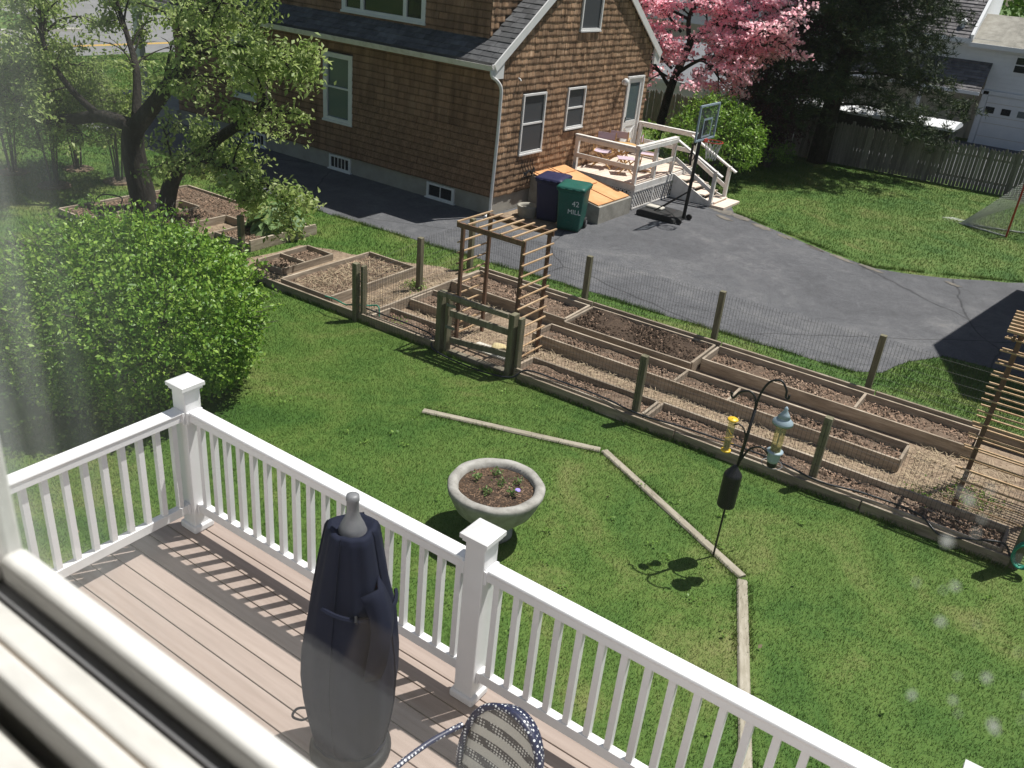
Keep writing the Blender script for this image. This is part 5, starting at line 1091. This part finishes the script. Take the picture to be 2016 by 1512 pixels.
# ---------------------------------------------------------------- vegetation
def unit(n):
    d = RNG.normal(0,1,(n,3)); return d/np.linalg.norm(d,axis=1,keepdims=True)
def lump(d, seed, k=5):
    r = np.random.default_rng(seed); out = np.zeros(len(d))
    for i in range(k):
        w = r.normal(0,2.2,3); out += np.sin(d@w*1.6+r.uniform(0,6.28))/k
    return out
def shrub(name, loc, rad3, n, size, mat, label, cat='shrub', group=None, seed=1, inner=.35, lumps=.16, stems=7, zlow=-.45, up=.35, aspect=.55, clump=14, cl=.055, cz=None, shoots=0):
    t = thing(name, loc, label, cat, group); d = np.repeat(unit(n//clump), clump, 0); d = d+RNG.normal(0,cl,d.shape); d /= np.linalg.norm(d,axis=1,keepdims=True); d = d[d[:,2] > zlow]; n = len(d)
    r = (1+lumps*lump(d, seed)+.04*RNG.normal(0,1,n))*np.where(RNG.uniform(0,1,n) < inner, RNG.uniform(.45,.92,n), RNG.uniform(.9,1.03,n))
    C = d*r[:,None]*np.array(rad3)+np.array([0,0,rad3[2]*.95*(-zlow+.55) if cz is None else cz]); C[:,2] = np.maximum(C[:,2], .05)
    leaf_obj('foliage', C, RNG.uniform(*size, n), MT[mat], t, N_=d, out=.5, droop=.15, aspect=aspect, up=up)
    mb = MB()
    if shoots:
        sc = []; ss = []
        for k in range(shoots):
            dd = unit(1)[0]; dd[2] = abs(dd[2])*1.0-.15; dd /= np.linalg.norm(dd); zc = rad3[2]*.95*(-zlow+.55) if cz is None else cz
            p0 = dd*np.array(rad3)*.9+np.array([0,0,zc]); L = random.uniform(.10,.34); dv = dd+np.array([random.gauss(0,.3),random.gauss(0,.3),.5+random.gauss(0,.3)]); dv /= np.linalg.norm(dv); p1 = p0+dv*(L+.12)
            if p0[2] < .15: continue
            mb.tube([tuple(p0),tuple(p1)], .004, 4)
            for q in range(12): sc.append(p0+(p1-p0)*random.uniform(.2,1.05)+RNG.normal(0,.022,3)); ss.append(random.uniform(.035,.085))
        leaf_obj('new_shoots', np.array(sc), np.array(ss), MT[mat], t, aspect=.55, up=.4)
    for k in range(stems):
        a = 6.28*k/stems+random.uniform(-.3,.3); q = random.uniform(.35,.6)
        mb.tube(spline([(.06*math.cos(a),.06*math.sin(a),-.05),(rad3[0]*q*.4*math.cos(a),rad3[1]*q*.4*math.sin(a),rad3[2]*.5),(rad3[0]*q*math.cos(a),rad3[1]*q*math.sin(a),rad3[2]*1.2)],4), .02, 5)
    mb.build('stems', MT['bark_grey'], t); return t
shrub('leafy_bush', (-9.38,5.85,0), (1.58,1.58,1.18), 42000, (.03,.085), 'hedge', 'large rounded bright green bush behind the deck corner', 'bush', seed=4, lumps=.09, aspect=.6, zlow=-.75, clump=26, cl=.042, cz=.98, shoots=320)
shrub('round_shrub', (-9.15,24.1,0), (1.38,1.25,1.18), 9000, (.07,.12), 'shrub', 'rounded bright green shrub behind the porch stairs', group='garden shrubs', seed=9, lumps=.12, shoots=80)
shrub('small_shrub', (-11.0,23.3,0), (.55,.5,.75), 1500, (.06,.10), 'shrub', 'small green shrub behind the far porch rail', group='garden shrubs', seed=10)
shrub('variegated_shrub', (-10.1,23.4,0), (.6,.5,.5), 1500, (.05,.09), 'rhubarb', 'low pale leaved shrub under the far porch rail', group='garden shrubs', seed=12)
shrub('dark_shrub', (-8.6,27.6,0), (.8,.7,.55), 2200, (.05,.09), 'far_leaf', 'low green shrub in the shade by the fence', group='garden shrubs', seed=13)
# -- limbs and twigs
def limb(mb, pts, r0, r1, n=9, seg=6):
    P = spline(pts, seg); m = len(P); mb.tube(P, [r0+(r1-r0)*(i/(m-1))**.8 for i in range(m)], n); return P
def grow(mb, P, r, count, length, up, spread, out, lvl, start=.25):
    """side branches from polyline P; appends twig polylines to out"""
    m = len(P)
    for k in range(count):
        i = int(m*(start+(1-start)*(k+random.random())/count)); i = min(i, m-2); a = P[i]; tdir = (P[i+1]-P[i]).normalized()
        d = (Vector((random.gauss(0,1),random.gauss(0,1),random.gauss(0,.6)))*spread+tdir*.7+Vector((0,0,up))).normalized(); L = length*random.uniform(.6,1.25)
        bend = Vector((random.gauss(0,.25),random.gauss(0,.25),random.gauss(0,.2)-.12))
        Q = spline([a, a+d*L*.35, a+(d+bend*.5).normalized()*L*.7, a+(d+bend).normalized()*L], 3)
        mb.tube(Q, [r*(1-.75*j/(len(Q)-1)) for j in range(len(Q))], 5)
        if lvl > 0: grow(mb, Q, r*.45, 4, length*.5, up*.6, spread, out, lvl-1, .3)
        out.append(Q)
def twig_leaves(twigs, per, rad_, keep=None):
    C = []
    for Q in twigs:
        L = len(Q)
        for k in range(per):
            t = random.uniform(.25,1.05)*(L-1); i = min(int(t), L-2); p = Q[i].lerp(Q[i+1], t-i)
            c = p+Vector((random.gauss(0,rad_),random.gauss(0,rad_),random.gauss(0,rad_*.8)-.02))
            if keep is None or keep(c): C.append(tuple(c))
    return np.array(C)
# apple tree with two trunks in the keyhole bed
ap = thing('apple_tree', (0,0,0), 'leaning apple tree with two dark trunks and loose light green leaves', 'tree')
mb = MB(); tw = []
T1 = limb(mb, [(-15.45,10.2,-.1),(-15.62,10.2,.7),(-15.72,10.2,1.3),(-15.60,10.2,1.8)], .27, .20, 12)
LA = limb(mb, [(-15.62,10.2,1.7),(-14.98,10.2,2.22),(-14.28,10.15,2.78),(-13.62,10.1,3.28),(-13.45,10.1,4.1),(-13.7,10.2,5.2)], .19, .07)
LB = limb(mb, [(-15.62,10.2,1.75),(-16.5,10.1,1.80),(-17.6,10.05,1.55),(-18.7,10.0,1.42),(-19.02,10.1,1.95),(-18.7,10.3,2.8),(-18.3,10.3,4.0)], .15, .06)
T2 = limb(mb, [(-14.85,10.2,-.1),(-14.78,10.2,.45),(-14.45,10.2,1.05),(-13.95,10.15,1.38),(-13.1,10.1,1.95),(-12.2,10.1,2.5),(-11.6,10.1,2.95)], .20, .06, 10)
LC = limb(mb, [(-13.95,10.15,1.36),(-12.9,9.95,1.62),(-11.9,9.9,1.62),(-11.05,9.9,1.42)], .07, .025)
LD = limb(mb, [(-13.6,10.1,3.3),(-12.6,10.0,3.60),(-11.7,10.0,3.70),(-11.0,10.0,3.55)], .07, .02)
LE = limb(mb, [(-13.45,10.1,3.9),(-12.7,10.3,4.5),(-11.6,10.5,5.0)], .07, .025)
LF = limb(mb, [(-15.5,10.2,1.95),(-15.95,10.6,2.7),(-16.6,10.9,3.3),(-17.2,11.0,4.4)], .10, .03)
LG = limb(mb, [(-16.6,10.1,1.8),(-17.0,9.8,2.3),(-17.5,9.7,3.0),(-17.6,9.8,4.0)], .08, .03)
LH = limb(mb, [(-14.28,10.15,2.8),(-14.1,10.7,3.4),(-13.9,11.0,4.4)], .07, .025)
for P, r, c, L, up in ((LA,.035,11,1.1,.35),(LB,.035,19,1.15,.45),(T2,.035,14,.85,.25),(LC,.022,11,.65,.05),(LD,.022,10,.65,.1),(LE,.022,9,.9,.2),(LF,.025,10,.95,.2),(LG,.025,13,.9,.25),(LH,.022,8,.9,.2)):
    grow(mb, P, r, c, L, up, .8, tw, 1, .3)
mb.build('trunk', MT['bark'], ap, smooth=True)
gap = lambda c: not (-16.6 < c.x < -14.35 and 2.85 < c.z < 4.2) and not (-12.6 < c.x < -10.0 and 2.05 < c.z < 2.5 and random.random() < .7)
C = twig_leaves(tw, 54, .095, gap); print('apple leaves', len(C))
leaf_obj('foliage', C, RNG.uniform(.075,.13,len(C)), MT['apple'], ap, droop=.5, aspect=.5, up=.5)
def small_tree(name, loc, h, spread, n_limb, per, size, mat, label, cat='tree', group=None, r0=.06, bark='bark_grey', base=.15, rad_=.12, mid=.5):
    t = thing(name, loc, label, cat, group); mb = MB(); tw = []
    for k in range(n_limb):
        a = 6.283*k/n_limb+random.uniform(-.4,.4); q = spread*random.uniform(.5,1)
        P = limb(mb, [(base*math.cos(a)*.5,base*math.sin(a)*.5,-.05),(base*math.cos(a)+q*.15*math.cos(a),base*math.sin(a)+q*.15*math.sin(a),h*mid),(q*math.cos(a),q*math.sin(a),h*random.uniform(.8,1))], r0, r0*.3, 7)
        grow(mb, P, r0*.4, 9, h*.28, .25, .8, tw, 1, .32)
    mb.build('trunk', MT[bark], t, smooth=True); C = twig_leaves(tw, per, rad_)
    leaf_obj('foliage', C, RNG.uniform(*size, len(C)), MT[mat], t, droop=.3, aspect=.55, up=.45); return t
for i, (x, y, h, lab) in enumerate(((-18.41,9.98,2.4,'slender multi-stemmed young tree in a clear guard nearest the lawn bed'), (-17.95,11.22,2.3,'slender young tree in a clear guard just left of the apple trunk'), (-19.9,9.9,2.5,'slender young tree in mulch at the far left edge'), (-19.43,11.15,2.3,'slender young tree in mulch behind the other young trees'))):
    small_tree('young_tree', (x,y,0), h, .85, 5, 20, (.06,.10), 'sapling', lab, 'tree', 'row of young trees', .025, 'bark_grey', .12)
    if i < 2:
        g2 = thing('tree_guard', (x,y,0), ('clear plastic tree guard with mulch ring in front of the far lawn' if i == 0 else 'clear plastic tree guard with mulch ring beside the apple trunk'), 'tree guard')
        MB().lathe([(.24,0),(.23,.42)], n=24, cap=False).build('guard', g, g2, smooth=True); MB().lathe([(.34,0),(.33,.04),(.30,.05),(.02,.055)], n=24).build('mulch_ring', MT['soil'], g2)
    else: tag(MB().lathe([(.34,.002),(.3,.03),(.02,.035)], n=20).build('mulch_ring', MT['soil'], loc=(x,y,0)), ['mulch ring at the far left young tree','mulch ring of the young tree behind'][i-2], 'mulch ring')
# pink dogwood: flowering layers
dw = thing('dogwood_tree', (0,0,0), 'pink flowering dogwood tree beside the shingled house', 'tree'); mb = MB(); tw = []
D1 = limb(mb, [(-12.45,27.3,-.1),(-12.25,27.2,1.0),(-12.0,27.0,2.1),(-11.6,27.0,3.45)], .17, .11, 10)
D2 = limb(mb, [(-11.6,27.0,3.4),(-11.1,27.0,3.85),(-10.5,26.9,4.2),(-9.6,26.8,4.5)], .10, .03)
D3 = limb(mb, [(-11.65,27.0,3.3),(-11.9,27.2,4.1),(-11.5,27.3,5.0),(-11.3,27.3,6.0)], .09, .03)
D4 = limb(mb, [(-12.1,27.1,1.9),(-12.7,27.0,2.5),(-13.5,27.0,3.0)], .07, .03); D5 = limb(mb, [(-11.9,27.0,2.4),(-11.0,26.6,2.95),(-9.9,26.4,3.25),(-9.1,26.3,3.35)], .07, .02)
D6 = limb(mb, [(-10.9,26.95,3.95),(-10.0,26.2,4.0),(-9.3,25.9,3.95),(-8.8,25.8,4.0)], .05, .02); D7 = limb(mb, [(-11.9,27.1,4.0),(-12.9,26.6,4.4),(-13.8,26.4,4.7)], .05, .02)
for P, c in ((D2,11),(D3,10),(D4,9),(D5,12),(D6,11),(D7,9)): grow(mb, P, .03, c, 1.1, .05, .9, tw, 1, .25)
for P_ in ([(-12.0,27.1,3.0),(-12.9,26.2,3.2),(-13.6,25.6,3.5)],[(-11.7,27.1,4.3),(-12.4,27.4,5.0),(-13.2,27.5,5.5)],[(-11.5,27.2,4.9),(-10.7,26.9,5.3),(-9.7,26.8,5.6)],[(-11.0,26.6,2.95),(-10.4,25.8,2.9),(-9.7,25.3,2.8)],[(-12.1,27.0,2.5),(-13.0,26.6,3.2),(-13.9,26.3,3.9)],[(-12.0,27.0,3.6),(-12.8,26.8,4.3),(-13.6,26.6,4.9)],[(-12.1,27.0,2.2),(-12.8,26.4,2.6),(-13.4,25.8,2.9)],[(-11.3,27.0,3.7),(-10.6,27.4,4.5),(-9.6,27.6,5.0)]):
    grow(mb, limb(mb, P_, .045, .02), .03, 9, 1.1, .05, .9, tw, 1, .25)
mb.build('trunk', MT['bark'], dw, smooth=True)
C = []
for Q in tw:
    for k in range(34):
        p = Q[random.randrange(len(Q)//2, len(Q))]; a = random.uniform(0,6.28); r = .32*math.sqrt(random.random()); c = p+Vector((r*math.cos(a), r*math.sin(a), random.gauss(.03,.035)))
        C.append(tuple(c))
C = np.array(C); print('dogwood', len(C)); leaf_obj('blossom', C, RNG.uniform(.08,.14,len(C)), MT['pink'], dw, aspect=.9, up=.7)
C2 = C[RNG.uniform(0,1,len(C)) < .10]+np.array([0,0,-.10]); leaf_obj('foliage', C2, RNG.uniform(.07,.11,len(C2)), MT['purple'], dw, aspect=.6, up=.8)
small_tree('purple_tree', (-9.5,29.0,0), 4.6, 1.5, 5, 40, (.07,.13), 'purple', 'dark purple leaved tree between the dogwood and the pine', r0=.06, bark='bark', rad_=.16, mid=.35)
small_tree('purple_shrub', (-8.9,27.9,0), 1.9, .8, 6, 30, (.06,.11), 'purple', 'low purple leaved shrub in front of the dark pine', 'shrub', 'garden shrubs', r0=.03, bark='bark', rad_=.14)
# big dark pine in front of the fence
pn = thing('pine_tree', (-7.75,30.1,0), 'tall dark pine with drooping branches in front of the stockade fence', 'tree'); mb = MB()
mb.tube([(0,0,-.1),(.05,0,2),(.15,.1,5),(.2,.1,9),(.2,.1,13)], [.34,.28,.22,.14,.04], 12); CN = []; DN = []
for k in range(88):
    z = 1.9+k*.12; a = k*2.4+random.uniform(-.4,.4); L = (3.35-.18*max(0,z-3))*random.uniform(.75,1.1)
    d = Vector((math.cos(a),math.sin(a),0)); P = spline([(.1,.05,z), tuple(Vector((.1,.05,z))+d*L*.45+Vector((0,0,.12))), tuple(Vector((.1,.05,z))+d*L+Vector((0,0,-.55)))], 6)
    mb.tube(P, [.05*(1-.8*i/(len(P)-1)) for i in range(len(P))], 5)
    for i in range(3, len(P)):
        for q in range(7 if i < len(P)-5 else 15):
            s = Vector((random.gauss(0,.38),random.gauss(0,.38),random.gauss(-.05,.16))); e = P[i]+s
            if q < 2: mb.tube([P[i], e], .008, 3, cap=False)
            for w in range(26): dd = Vector((random.gauss(0,1),random.gauss(0,1),random.gauss(.3,.8))).normalized(); CN.append(tuple(e+dd*random.uniform(.02,.16))); DN.append(tuple(dd))
mb.build('trunk', MT['bark'], pn, smooth=True); CN = np.array(CN); DN = np.array(DN); print('needles', len(CN))
leaf_obj('foliage', CN, RNG.uniform(.12,.22,len(CN)), MT['pine'], pn, N_=DN, out=1.6, aspect=.13, up=.0, fold=0)
# distant trees beyond the white house and across the road
def far_tree(loc, h, r, n, label, mat='far_leaf', size=(.25,.45)):
    t = thing('far_tree', loc, label, 'tree', 'trees in the distance'); C = []
    mb = MB().tube([(0,0,-.1),(.1,0,h*.4),(.2,.1,h*.85)], [.3,.22,.08], 8)
    for k in range(26):
        d = Vector(unit(1)[0]); c = Vector((d.x*r*.75, d.y*r*.75, h*.62+d.z*h*.3)); mb.tube([(.1,0,h*.45), tuple(c)], [.07,.02], 4)
        q = RNG.normal(0,1,(n//26,3))*r*.22+np.array(c); C.append(q)
    mb.build('trunk', MT['bark'], t); C = np.concatenate(C); leaf_obj('foliage', C, RNG.uniform(*size,len(C)), MT[mat], t, up=.5, aspect=.6)
far_tree((-3.5,56,0), 10, 4.2, 6000, 'green tree rising behind the white house'); far_tree((4,60,0), 12, 5, 5000, 'tall green tree right behind the white house')
far_tree((-52,44,0), 9, 4.0, 4000, 'leafy tree beside the side street'); far_tree((-58,26,0), 9, 4.0, 4000, 'leafy tree on the verge across the road'); far_tree((-47,8,0), 9, 4, 4000, 'leafy tree across the road at the far left')
# rhubarb with large leaves
rb = thing('rhubarb_plant', (-12.95,11.35,.1), 'clump of rhubarb with large pale leaves in the raised bed', 'plant')
lm = []
for v in range(3):
    m_ = MB(); nx, ny = 4, 5
    for j in range(ny+1):
        t = j/ny; w = .16*math.sin(math.pi*min(1,.12+t*.88))**.7
        for i in range(nx+1): u = -1+2*i/nx; m_.v.append((u*w*(1+.06*math.sin(9*t+v)), .42*t, .03*abs(u)+.035*math.sin(u*6+t*7+v)-.10*t*t))
    m_.f = [(j*(nx+1)+i, j*(nx+1)+i+1, (j+1)*(nx+1)+i+1, (j+1)*(nx+1)+i) for j in range(ny) for i in range(nx)]; q = m_.mesh('leaf', True); q.materials.append(MT['rhubarb']); lm.append(q)
for k in range(38):
    a = k*2.4; r = .05+.36*math.sqrt(k/38); z = .50-.30*(k/38)+random.uniform(-.05,.05)
    link('leaf', lm[k % 3], None, rb, (r*math.cos(a)*.8, r*math.sin(a)*.8, z), (random.uniform(-.5,.1)-.4*(k/38), random.uniform(-.3,.3), a-math.pi/2), (random.uniform(.75,1.15),)*3)
stm = MB()
for k in range(14): a = k*2.4; stm.tube([(.03*math.cos(a),.03*math.sin(a),0),(.22*math.cos(a),.22*math.sin(a),.38)], .012, 5)
stm.build('stalks', MT['red'], rb)
# green weeds on the garden floor
for i, (x, y, r, lab) in enumerate(((-9.25,11.2,.22,'small green weed patch on the straw path by the fence post'), (.05,10.75,.35,'green weed patch under the right-hand arch'), (-.5,10.3,.2,'small weeds at the right end of the front bed'), (-8.3,9.75,.14,'small weed tuft in the front bed left of the gate'))):
    t = thing('weed_patch', (x,y,.02), lab, 'weeds', 'weeds in the garden'); n = int(900*r); c = np.stack([RNG.normal(0,r*.5,n), RNG.normal(0,r*.5,n), RNG.uniform(.0,.09,n)], -1); leaf_obj('leaves', c, RNG.uniform(.03,.06,n), MT['shrub'], t, aspect=.4)
# ---------------------------------------------------------------- mown grass blades
def inpoly(P, x, y):
    c = np.zeros(len(x), bool); n = len(P); j = n-1
    for i in range(n):
        xi, yi = P[i]; xj, yj = P[j]; cond = ((yi > y) != (yj > y)) & (x < (xj-xi)*(y-yi)/(yj-yi+1e-12)+xi); c ^= cond; j = i
    return c
def grass(polys, holes):
    X = []; Y = []; H = []; Wd = []
    for poly, dens, h, w in polys:
        xs = [p[0] for p in poly]; ys = [p[1] for p in poly]; n = int(dens*(max(xs)-min(xs))*(max(ys)-min(ys)))
        x = RNG.uniform(min(xs),max(xs),n); y = RNG.uniform(min(ys),max(ys),n); k = inpoly(poly,x,y)
        for hp in holes: k &= ~inpoly(hp,x,y)
        x, y = x[k], y[k]; X.append(x); Y.append(y); H.append(RNG.uniform(.6,1.25,len(x))*h); Wd.append(RNG.uniform(.7,1.3,len(x))*w)
    X, Y, H, Wd = map(np.concatenate, (X,Y,H,Wd)); n = len(X); a = RNG.uniform(0,6.28,n); b = RNG.uniform(0,6.28,n); l = RNG.uniform(.2,1.0,n)*H
    V = np.stack([np.stack([X-Wd*np.cos(a),Y-Wd*np.sin(a),np.zeros(n)-.004],-1), np.stack([X+Wd*np.cos(a),Y+Wd*np.sin(a),np.zeros(n)-.004],-1), np.stack([X+l*np.cos(b),Y+l*np.sin(b),H],-1)],1).reshape(-1,3)
    print('blades', n)
    return tag(link('grass', np_mesh('grass', V, np.arange(3*n).reshape(-1,3)), MT['blades']), 'short mown green lawn grass', 'grass', kind='stuff')
# ragged tufts against the boards and timbers, broad-leaved weeds and a few dead leaves in the lawn
def tufts(name, segs, per_m, h, label):
    X = []; Y = []
    for (a, b, off) in segs:
        a, b = np.array(a), np.array(b); L = np.linalg.norm(b-a); n = int(L*per_m); t = RNG.uniform(0,1,n); q = a+(b-a)*t[:,None]; d = (b-a)/L; nn = np.array([-d[1],d[0]]); q = q+nn*(off+RNG.normal(0,.022,n))[:,None]
        w = (np.sin(t*L*3.1)+np.sin(t*L*7.7+1)+RNG.uniform(-1,1,n)) > -.6; X.append(q[w,0]); Y.append(q[w,1])
    X = np.concatenate(X); Y = np.concatenate(Y); n = len(X); H = RNG.uniform(.4,1.3,n)*h; a = RNG.uniform(0,6.28,n); b = RNG.uniform(0,6.28,n); w = RNG.uniform(.003,.006,n); l = H*RNG.uniform(.2,.8,n)
    V = np.stack([np.stack([X-w*np.cos(a),Y-w*np.sin(a),0*X],-1), np.stack([X+w*np.cos(a),Y+w*np.sin(a),0*X],-1), np.stack([X+l*np.cos(b),Y+l*np.sin(b),H],-1)],1).reshape(-1,3)
    return tag(link(name, np_mesh(name, V, np.arange(3*n).reshape(-1,3)), MT['blades']), label, 'grass', kind='stuff')
tufts('grass_tufts', [((-12.1,9.33),(.62,9.57),0),
    ((-8.7,12.62),(.66,12.8),.04),((-16.5,8.9),(-16.5,11.95),0),((-16.45,12.02),(-12.45,12.06),0),((-20,13.6),(-14.7,13.1),0),((-14.7,13.1),(-2.1,13.6),0),((-7.2,21.35),(-3.3,19.65),0),((-3.3,19.65),(-.5,21.45),0)], 520, .075, 'ragged longer grass along boards and edges')
tufts('grass_tufts', [((-6.24,7.85),(-3.98,8.62),.075),((-6.24,7.85),(-3.98,8.62),-.075),((-3.93,8.64),(-1.62,7.44),.075),((-3.93,8.64),(-1.62,7.44),-.075),((-1.6,7.38),(-.55,4.75),.07),((-1.6,7.38),(-.55,4.75),-.07)], 260, .05, 'longer grass along the lawn timbers')
wx = RNG.uniform(-8.5,2,60); wy = RNG.uniform(3.4,9.1,60); C = []
for x, y in zip(wx, wy):
    m_ = random.randint(5,12); C.append(np.stack([x+RNG.normal(0,.035,m_), y+RNG.normal(0,.035,m_), RNG.uniform(.02,.045,m_)],-1))
C = np.concatenate(C); tag(leaf_obj('lawn_weeds', C, RNG.uniform(.02,.042,len(C)), MT['far_leaf'], None, aspect=.8, up=1.2), 'scattered clover and broad-leaved weeds in the lawn', 'weeds', kind='stuff')
n_ = 12; C = np.stack([RNG.uniform(-8,2,n_), RNG.uniform(3.4,9.3,n_), RNG.uniform(.03,.04,n_)],-1); tag(leaf_obj('dead_leaves', C, RNG.uniform(.03,.06,n_), MT['straw'], None, aspect=.7, up=1.5), 'a few dry fallen leaves on the lawn', 'leaves', kind='stuff')
gl = [p for p in DRIVE_R]
keyhole = [(-16.45,8.93),(-12.5,8.97),(-12.5,11.97),(-16.45,11.92)]
beds = [(-12.2,9.4),(-8.9,9.4),(.7,9.6),(.7,12.66),(-8.78,12.52),(-9.6,12.3),(-10.9,11.7),(-12.2,11.2)]
grass([([(-9.5,1.5),(2.5,1.5),(2.5,9.6),(-9.5,9.3)], 4300, .027, .0032), ([(-13,6.5),(-9.5,6.5),(-9.5,9.4),(-13,9.4)], 2200, .035, .0045),
       ([(-24,6),(-13,6),(-13,9.4),(-11.9,9.4),(-11.9,11.0),(1,11),(1,15.5),(-24,14)], 900, .05, .006), ([(-8.5,19.3),(2,19.3),(2,30.8),(-10.5,30.2),(-10,24)], 650, .05, .007),
       ([(-2.1,13.4),(.3,13.2),(.3,15.8),(-2,15.6)], 900, .06, .006), ([(-34.6,6),(-24,6),(-24,13.7),(-34.6,13.9)], 420, .06, .010), ([(-34.6,17.3),(-26,17),(-26,32),(-34.6,32)], 420, .06, .010)], [gl, keyhole, beds])
# ---------------------------------------------------------------- the room and the window the photograph is taken through
CZ = 5.6
def S_(name, mb, mat): return tag(mb.build(name, mat), kind='structure')
S_('wall', MB().box(-6,-.95,.10,.30,0,8.5).box(.80,6,.10,.30,0,8.5).box(-.95,.80,.10,.30,0,CZ-.66).box(-.95,.80,.10,.30,CZ+1.0,8.5).box(-.95,-.751,.22,.30,CZ-.66,CZ+1.0), MT['siding_white'])
S_('wall.001', MB().box(-3,3,-3.6,-3.5,4.0,6.8).box(-3.1,-3,-3.5,.10,4.0,6.8).box(3,3.1,-3.5,.10,4.0,6.8), MT['room'])
S_('ceiling', MB().box(-3.1,3.1,-3.6,.10,6.8,6.9), MT['room']); S_('floor', MB().box(-3.1,3.1,-3.6,.10,3.9,4.0), MT['bed_wood'])
wn = thing('sash_window', (0,.2,CZ), 'white window sash and sill in the bottom left foreground', 'window')
def Wx(x0, x1, y0, y1, z0, z1, name, mat='sash', bevel=.004): return MB().box(x0,x1,y0-.2,y1-.2,z0,z1).build(name, MT[mat], wn, bevel=bevel, seg=3)
Wx(-.665,.72,.262,.285,-.60,-.508,'bottom_rail', bevel=.006); Wx(-.665,.72,.2515,.2615,-.62,-.534,'groove','grey_metal',0); Wx(-.665,.72,.2278,.2510,-.62,-.538,'track'); Wx(-.665,.72,.2243,.2275,-.62,-.543,'seal','bed_wood',0); Wx(-.665,.72,.205,.2240,-.62,-.535,'sash_rail', bevel=.004)
Wx(-.665,.72,.1961,.2045,-.66,-.63,'track_gap','rubber',0); Wx(-.75,.80,.128,.1955,-.61,-.572,'stool')
Wx(-.75,-.665,.205,.285,-.64,1.0,'jamb'); Wx(.72,.80,.10,.285,-.64,1.0,'jamb'); Wx(-.665,.72,.10,.285,.94,1.0,'head')
pm_, pn_, pb_ = newmat('window_glass'); tr = pn_.nodes.new('ShaderNodeBsdfTransparent'); gl_ = pn_.nodes.new('ShaderNodeBsdfGlossy'); gl_.inputs['Roughness'].default_value = .012
lw_ = pn_.nodes.new('ShaderNodeLayerWeight'); mx = pn_.nodes.new('ShaderNodeMixShader'); tr.inputs[0].default_value = (.975,.982,.98,1)
f5 = _math(pn_, 'MULTIPLY', _math(pn_, 'POWER', lw_.outputs['Facing'], 5.0), .5)
tcg = pn_.nodes.new('ShaderNodeTexCoord'); dn = noise(pn_, coords(pn_, (26,1,1.1)), 1.0, 4, .6); sx_ = pn_.nodes.new('ShaderNodeSeparateXYZ'); pn_.links.new(tcg.outputs['Object'], sx_.inputs[0])
lft = _math(pn_, 'POWER', _math(pn_, 'MAXIMUM', _math(pn_, 'MULTIPLY', _math(pn_, 'ADD', sx_.outputs[0], .30), -2.9), 0.0), 2.0)      # glare veil put into the glass as pale streaks, thickest by the jamb
du = _math(pn_, 'ADD', .003, _math(pn_, 'MULTIPLY', _math(pn_, 'MULTIPLY', lft, _math(pn_, 'POWER', dn, 2.5)), .55))
dust_or_glare = pn_.nodes.new('ShaderNodeBsdfTranslucent'); dust_or_glare.inputs[0].default_value = (.82,.85,.84,1); dm = pn_.nodes.new('ShaderNodeMixShader'); pn_.links.new(du, dm.inputs[0])
pn_.links.new(tr.outputs[0], dm.inputs[1]); pn_.links.new(dust_or_glare.outputs[0], dm.inputs[2])
pn_.links.new(_math(pn_, 'ADD', f5, .025), mx.inputs[0]); pn_.links.new(dm.outputs[0], mx.inputs[1]); pn_.links.new(gl_.outputs[0], mx.inputs[2]); pn_.links.new(mx.outputs[0], pn_.nodes['Material Output'].inputs[0])
MB().box(-.665,.72,.068,.072,-.515,.94).build('pane', pm_, wn)
# dried specks of dirt on the outside of the glass
sp_ = MB()
for (u, k) in [(RNG.uniform(-.02,.15), RNG.uniform(-.82,-.48)) for _ in range(30)] + [(.10,-.52),(.118,-.53),(.13,-.535),(.088,-.55),(.145,-.66),(.12,-.655),(.06,-.67)]:
    c = (.275*u, .0745, .275*k); r = random.choice((.0006,.0008,.0011,.0016))*random.uniform(.8,1.2); n = 7; b = len(sp_.v)
    sp_.v += [(c[0]+r*math.cos(6.283*i/n)*random.uniform(.6,1.3), c[1], c[2]+r*math.sin(6.283*i/n)*random.uniform(.6,1.3)) for i in range(n)]; sp_.f.append(tuple(b+i for i in range(n)))
tag(sp_.build('dirt_specks', leafmat('dirt_speck', [(.7,.7,.66), (.8,.8,.78)], .6, .8), wn), kind='stuff')
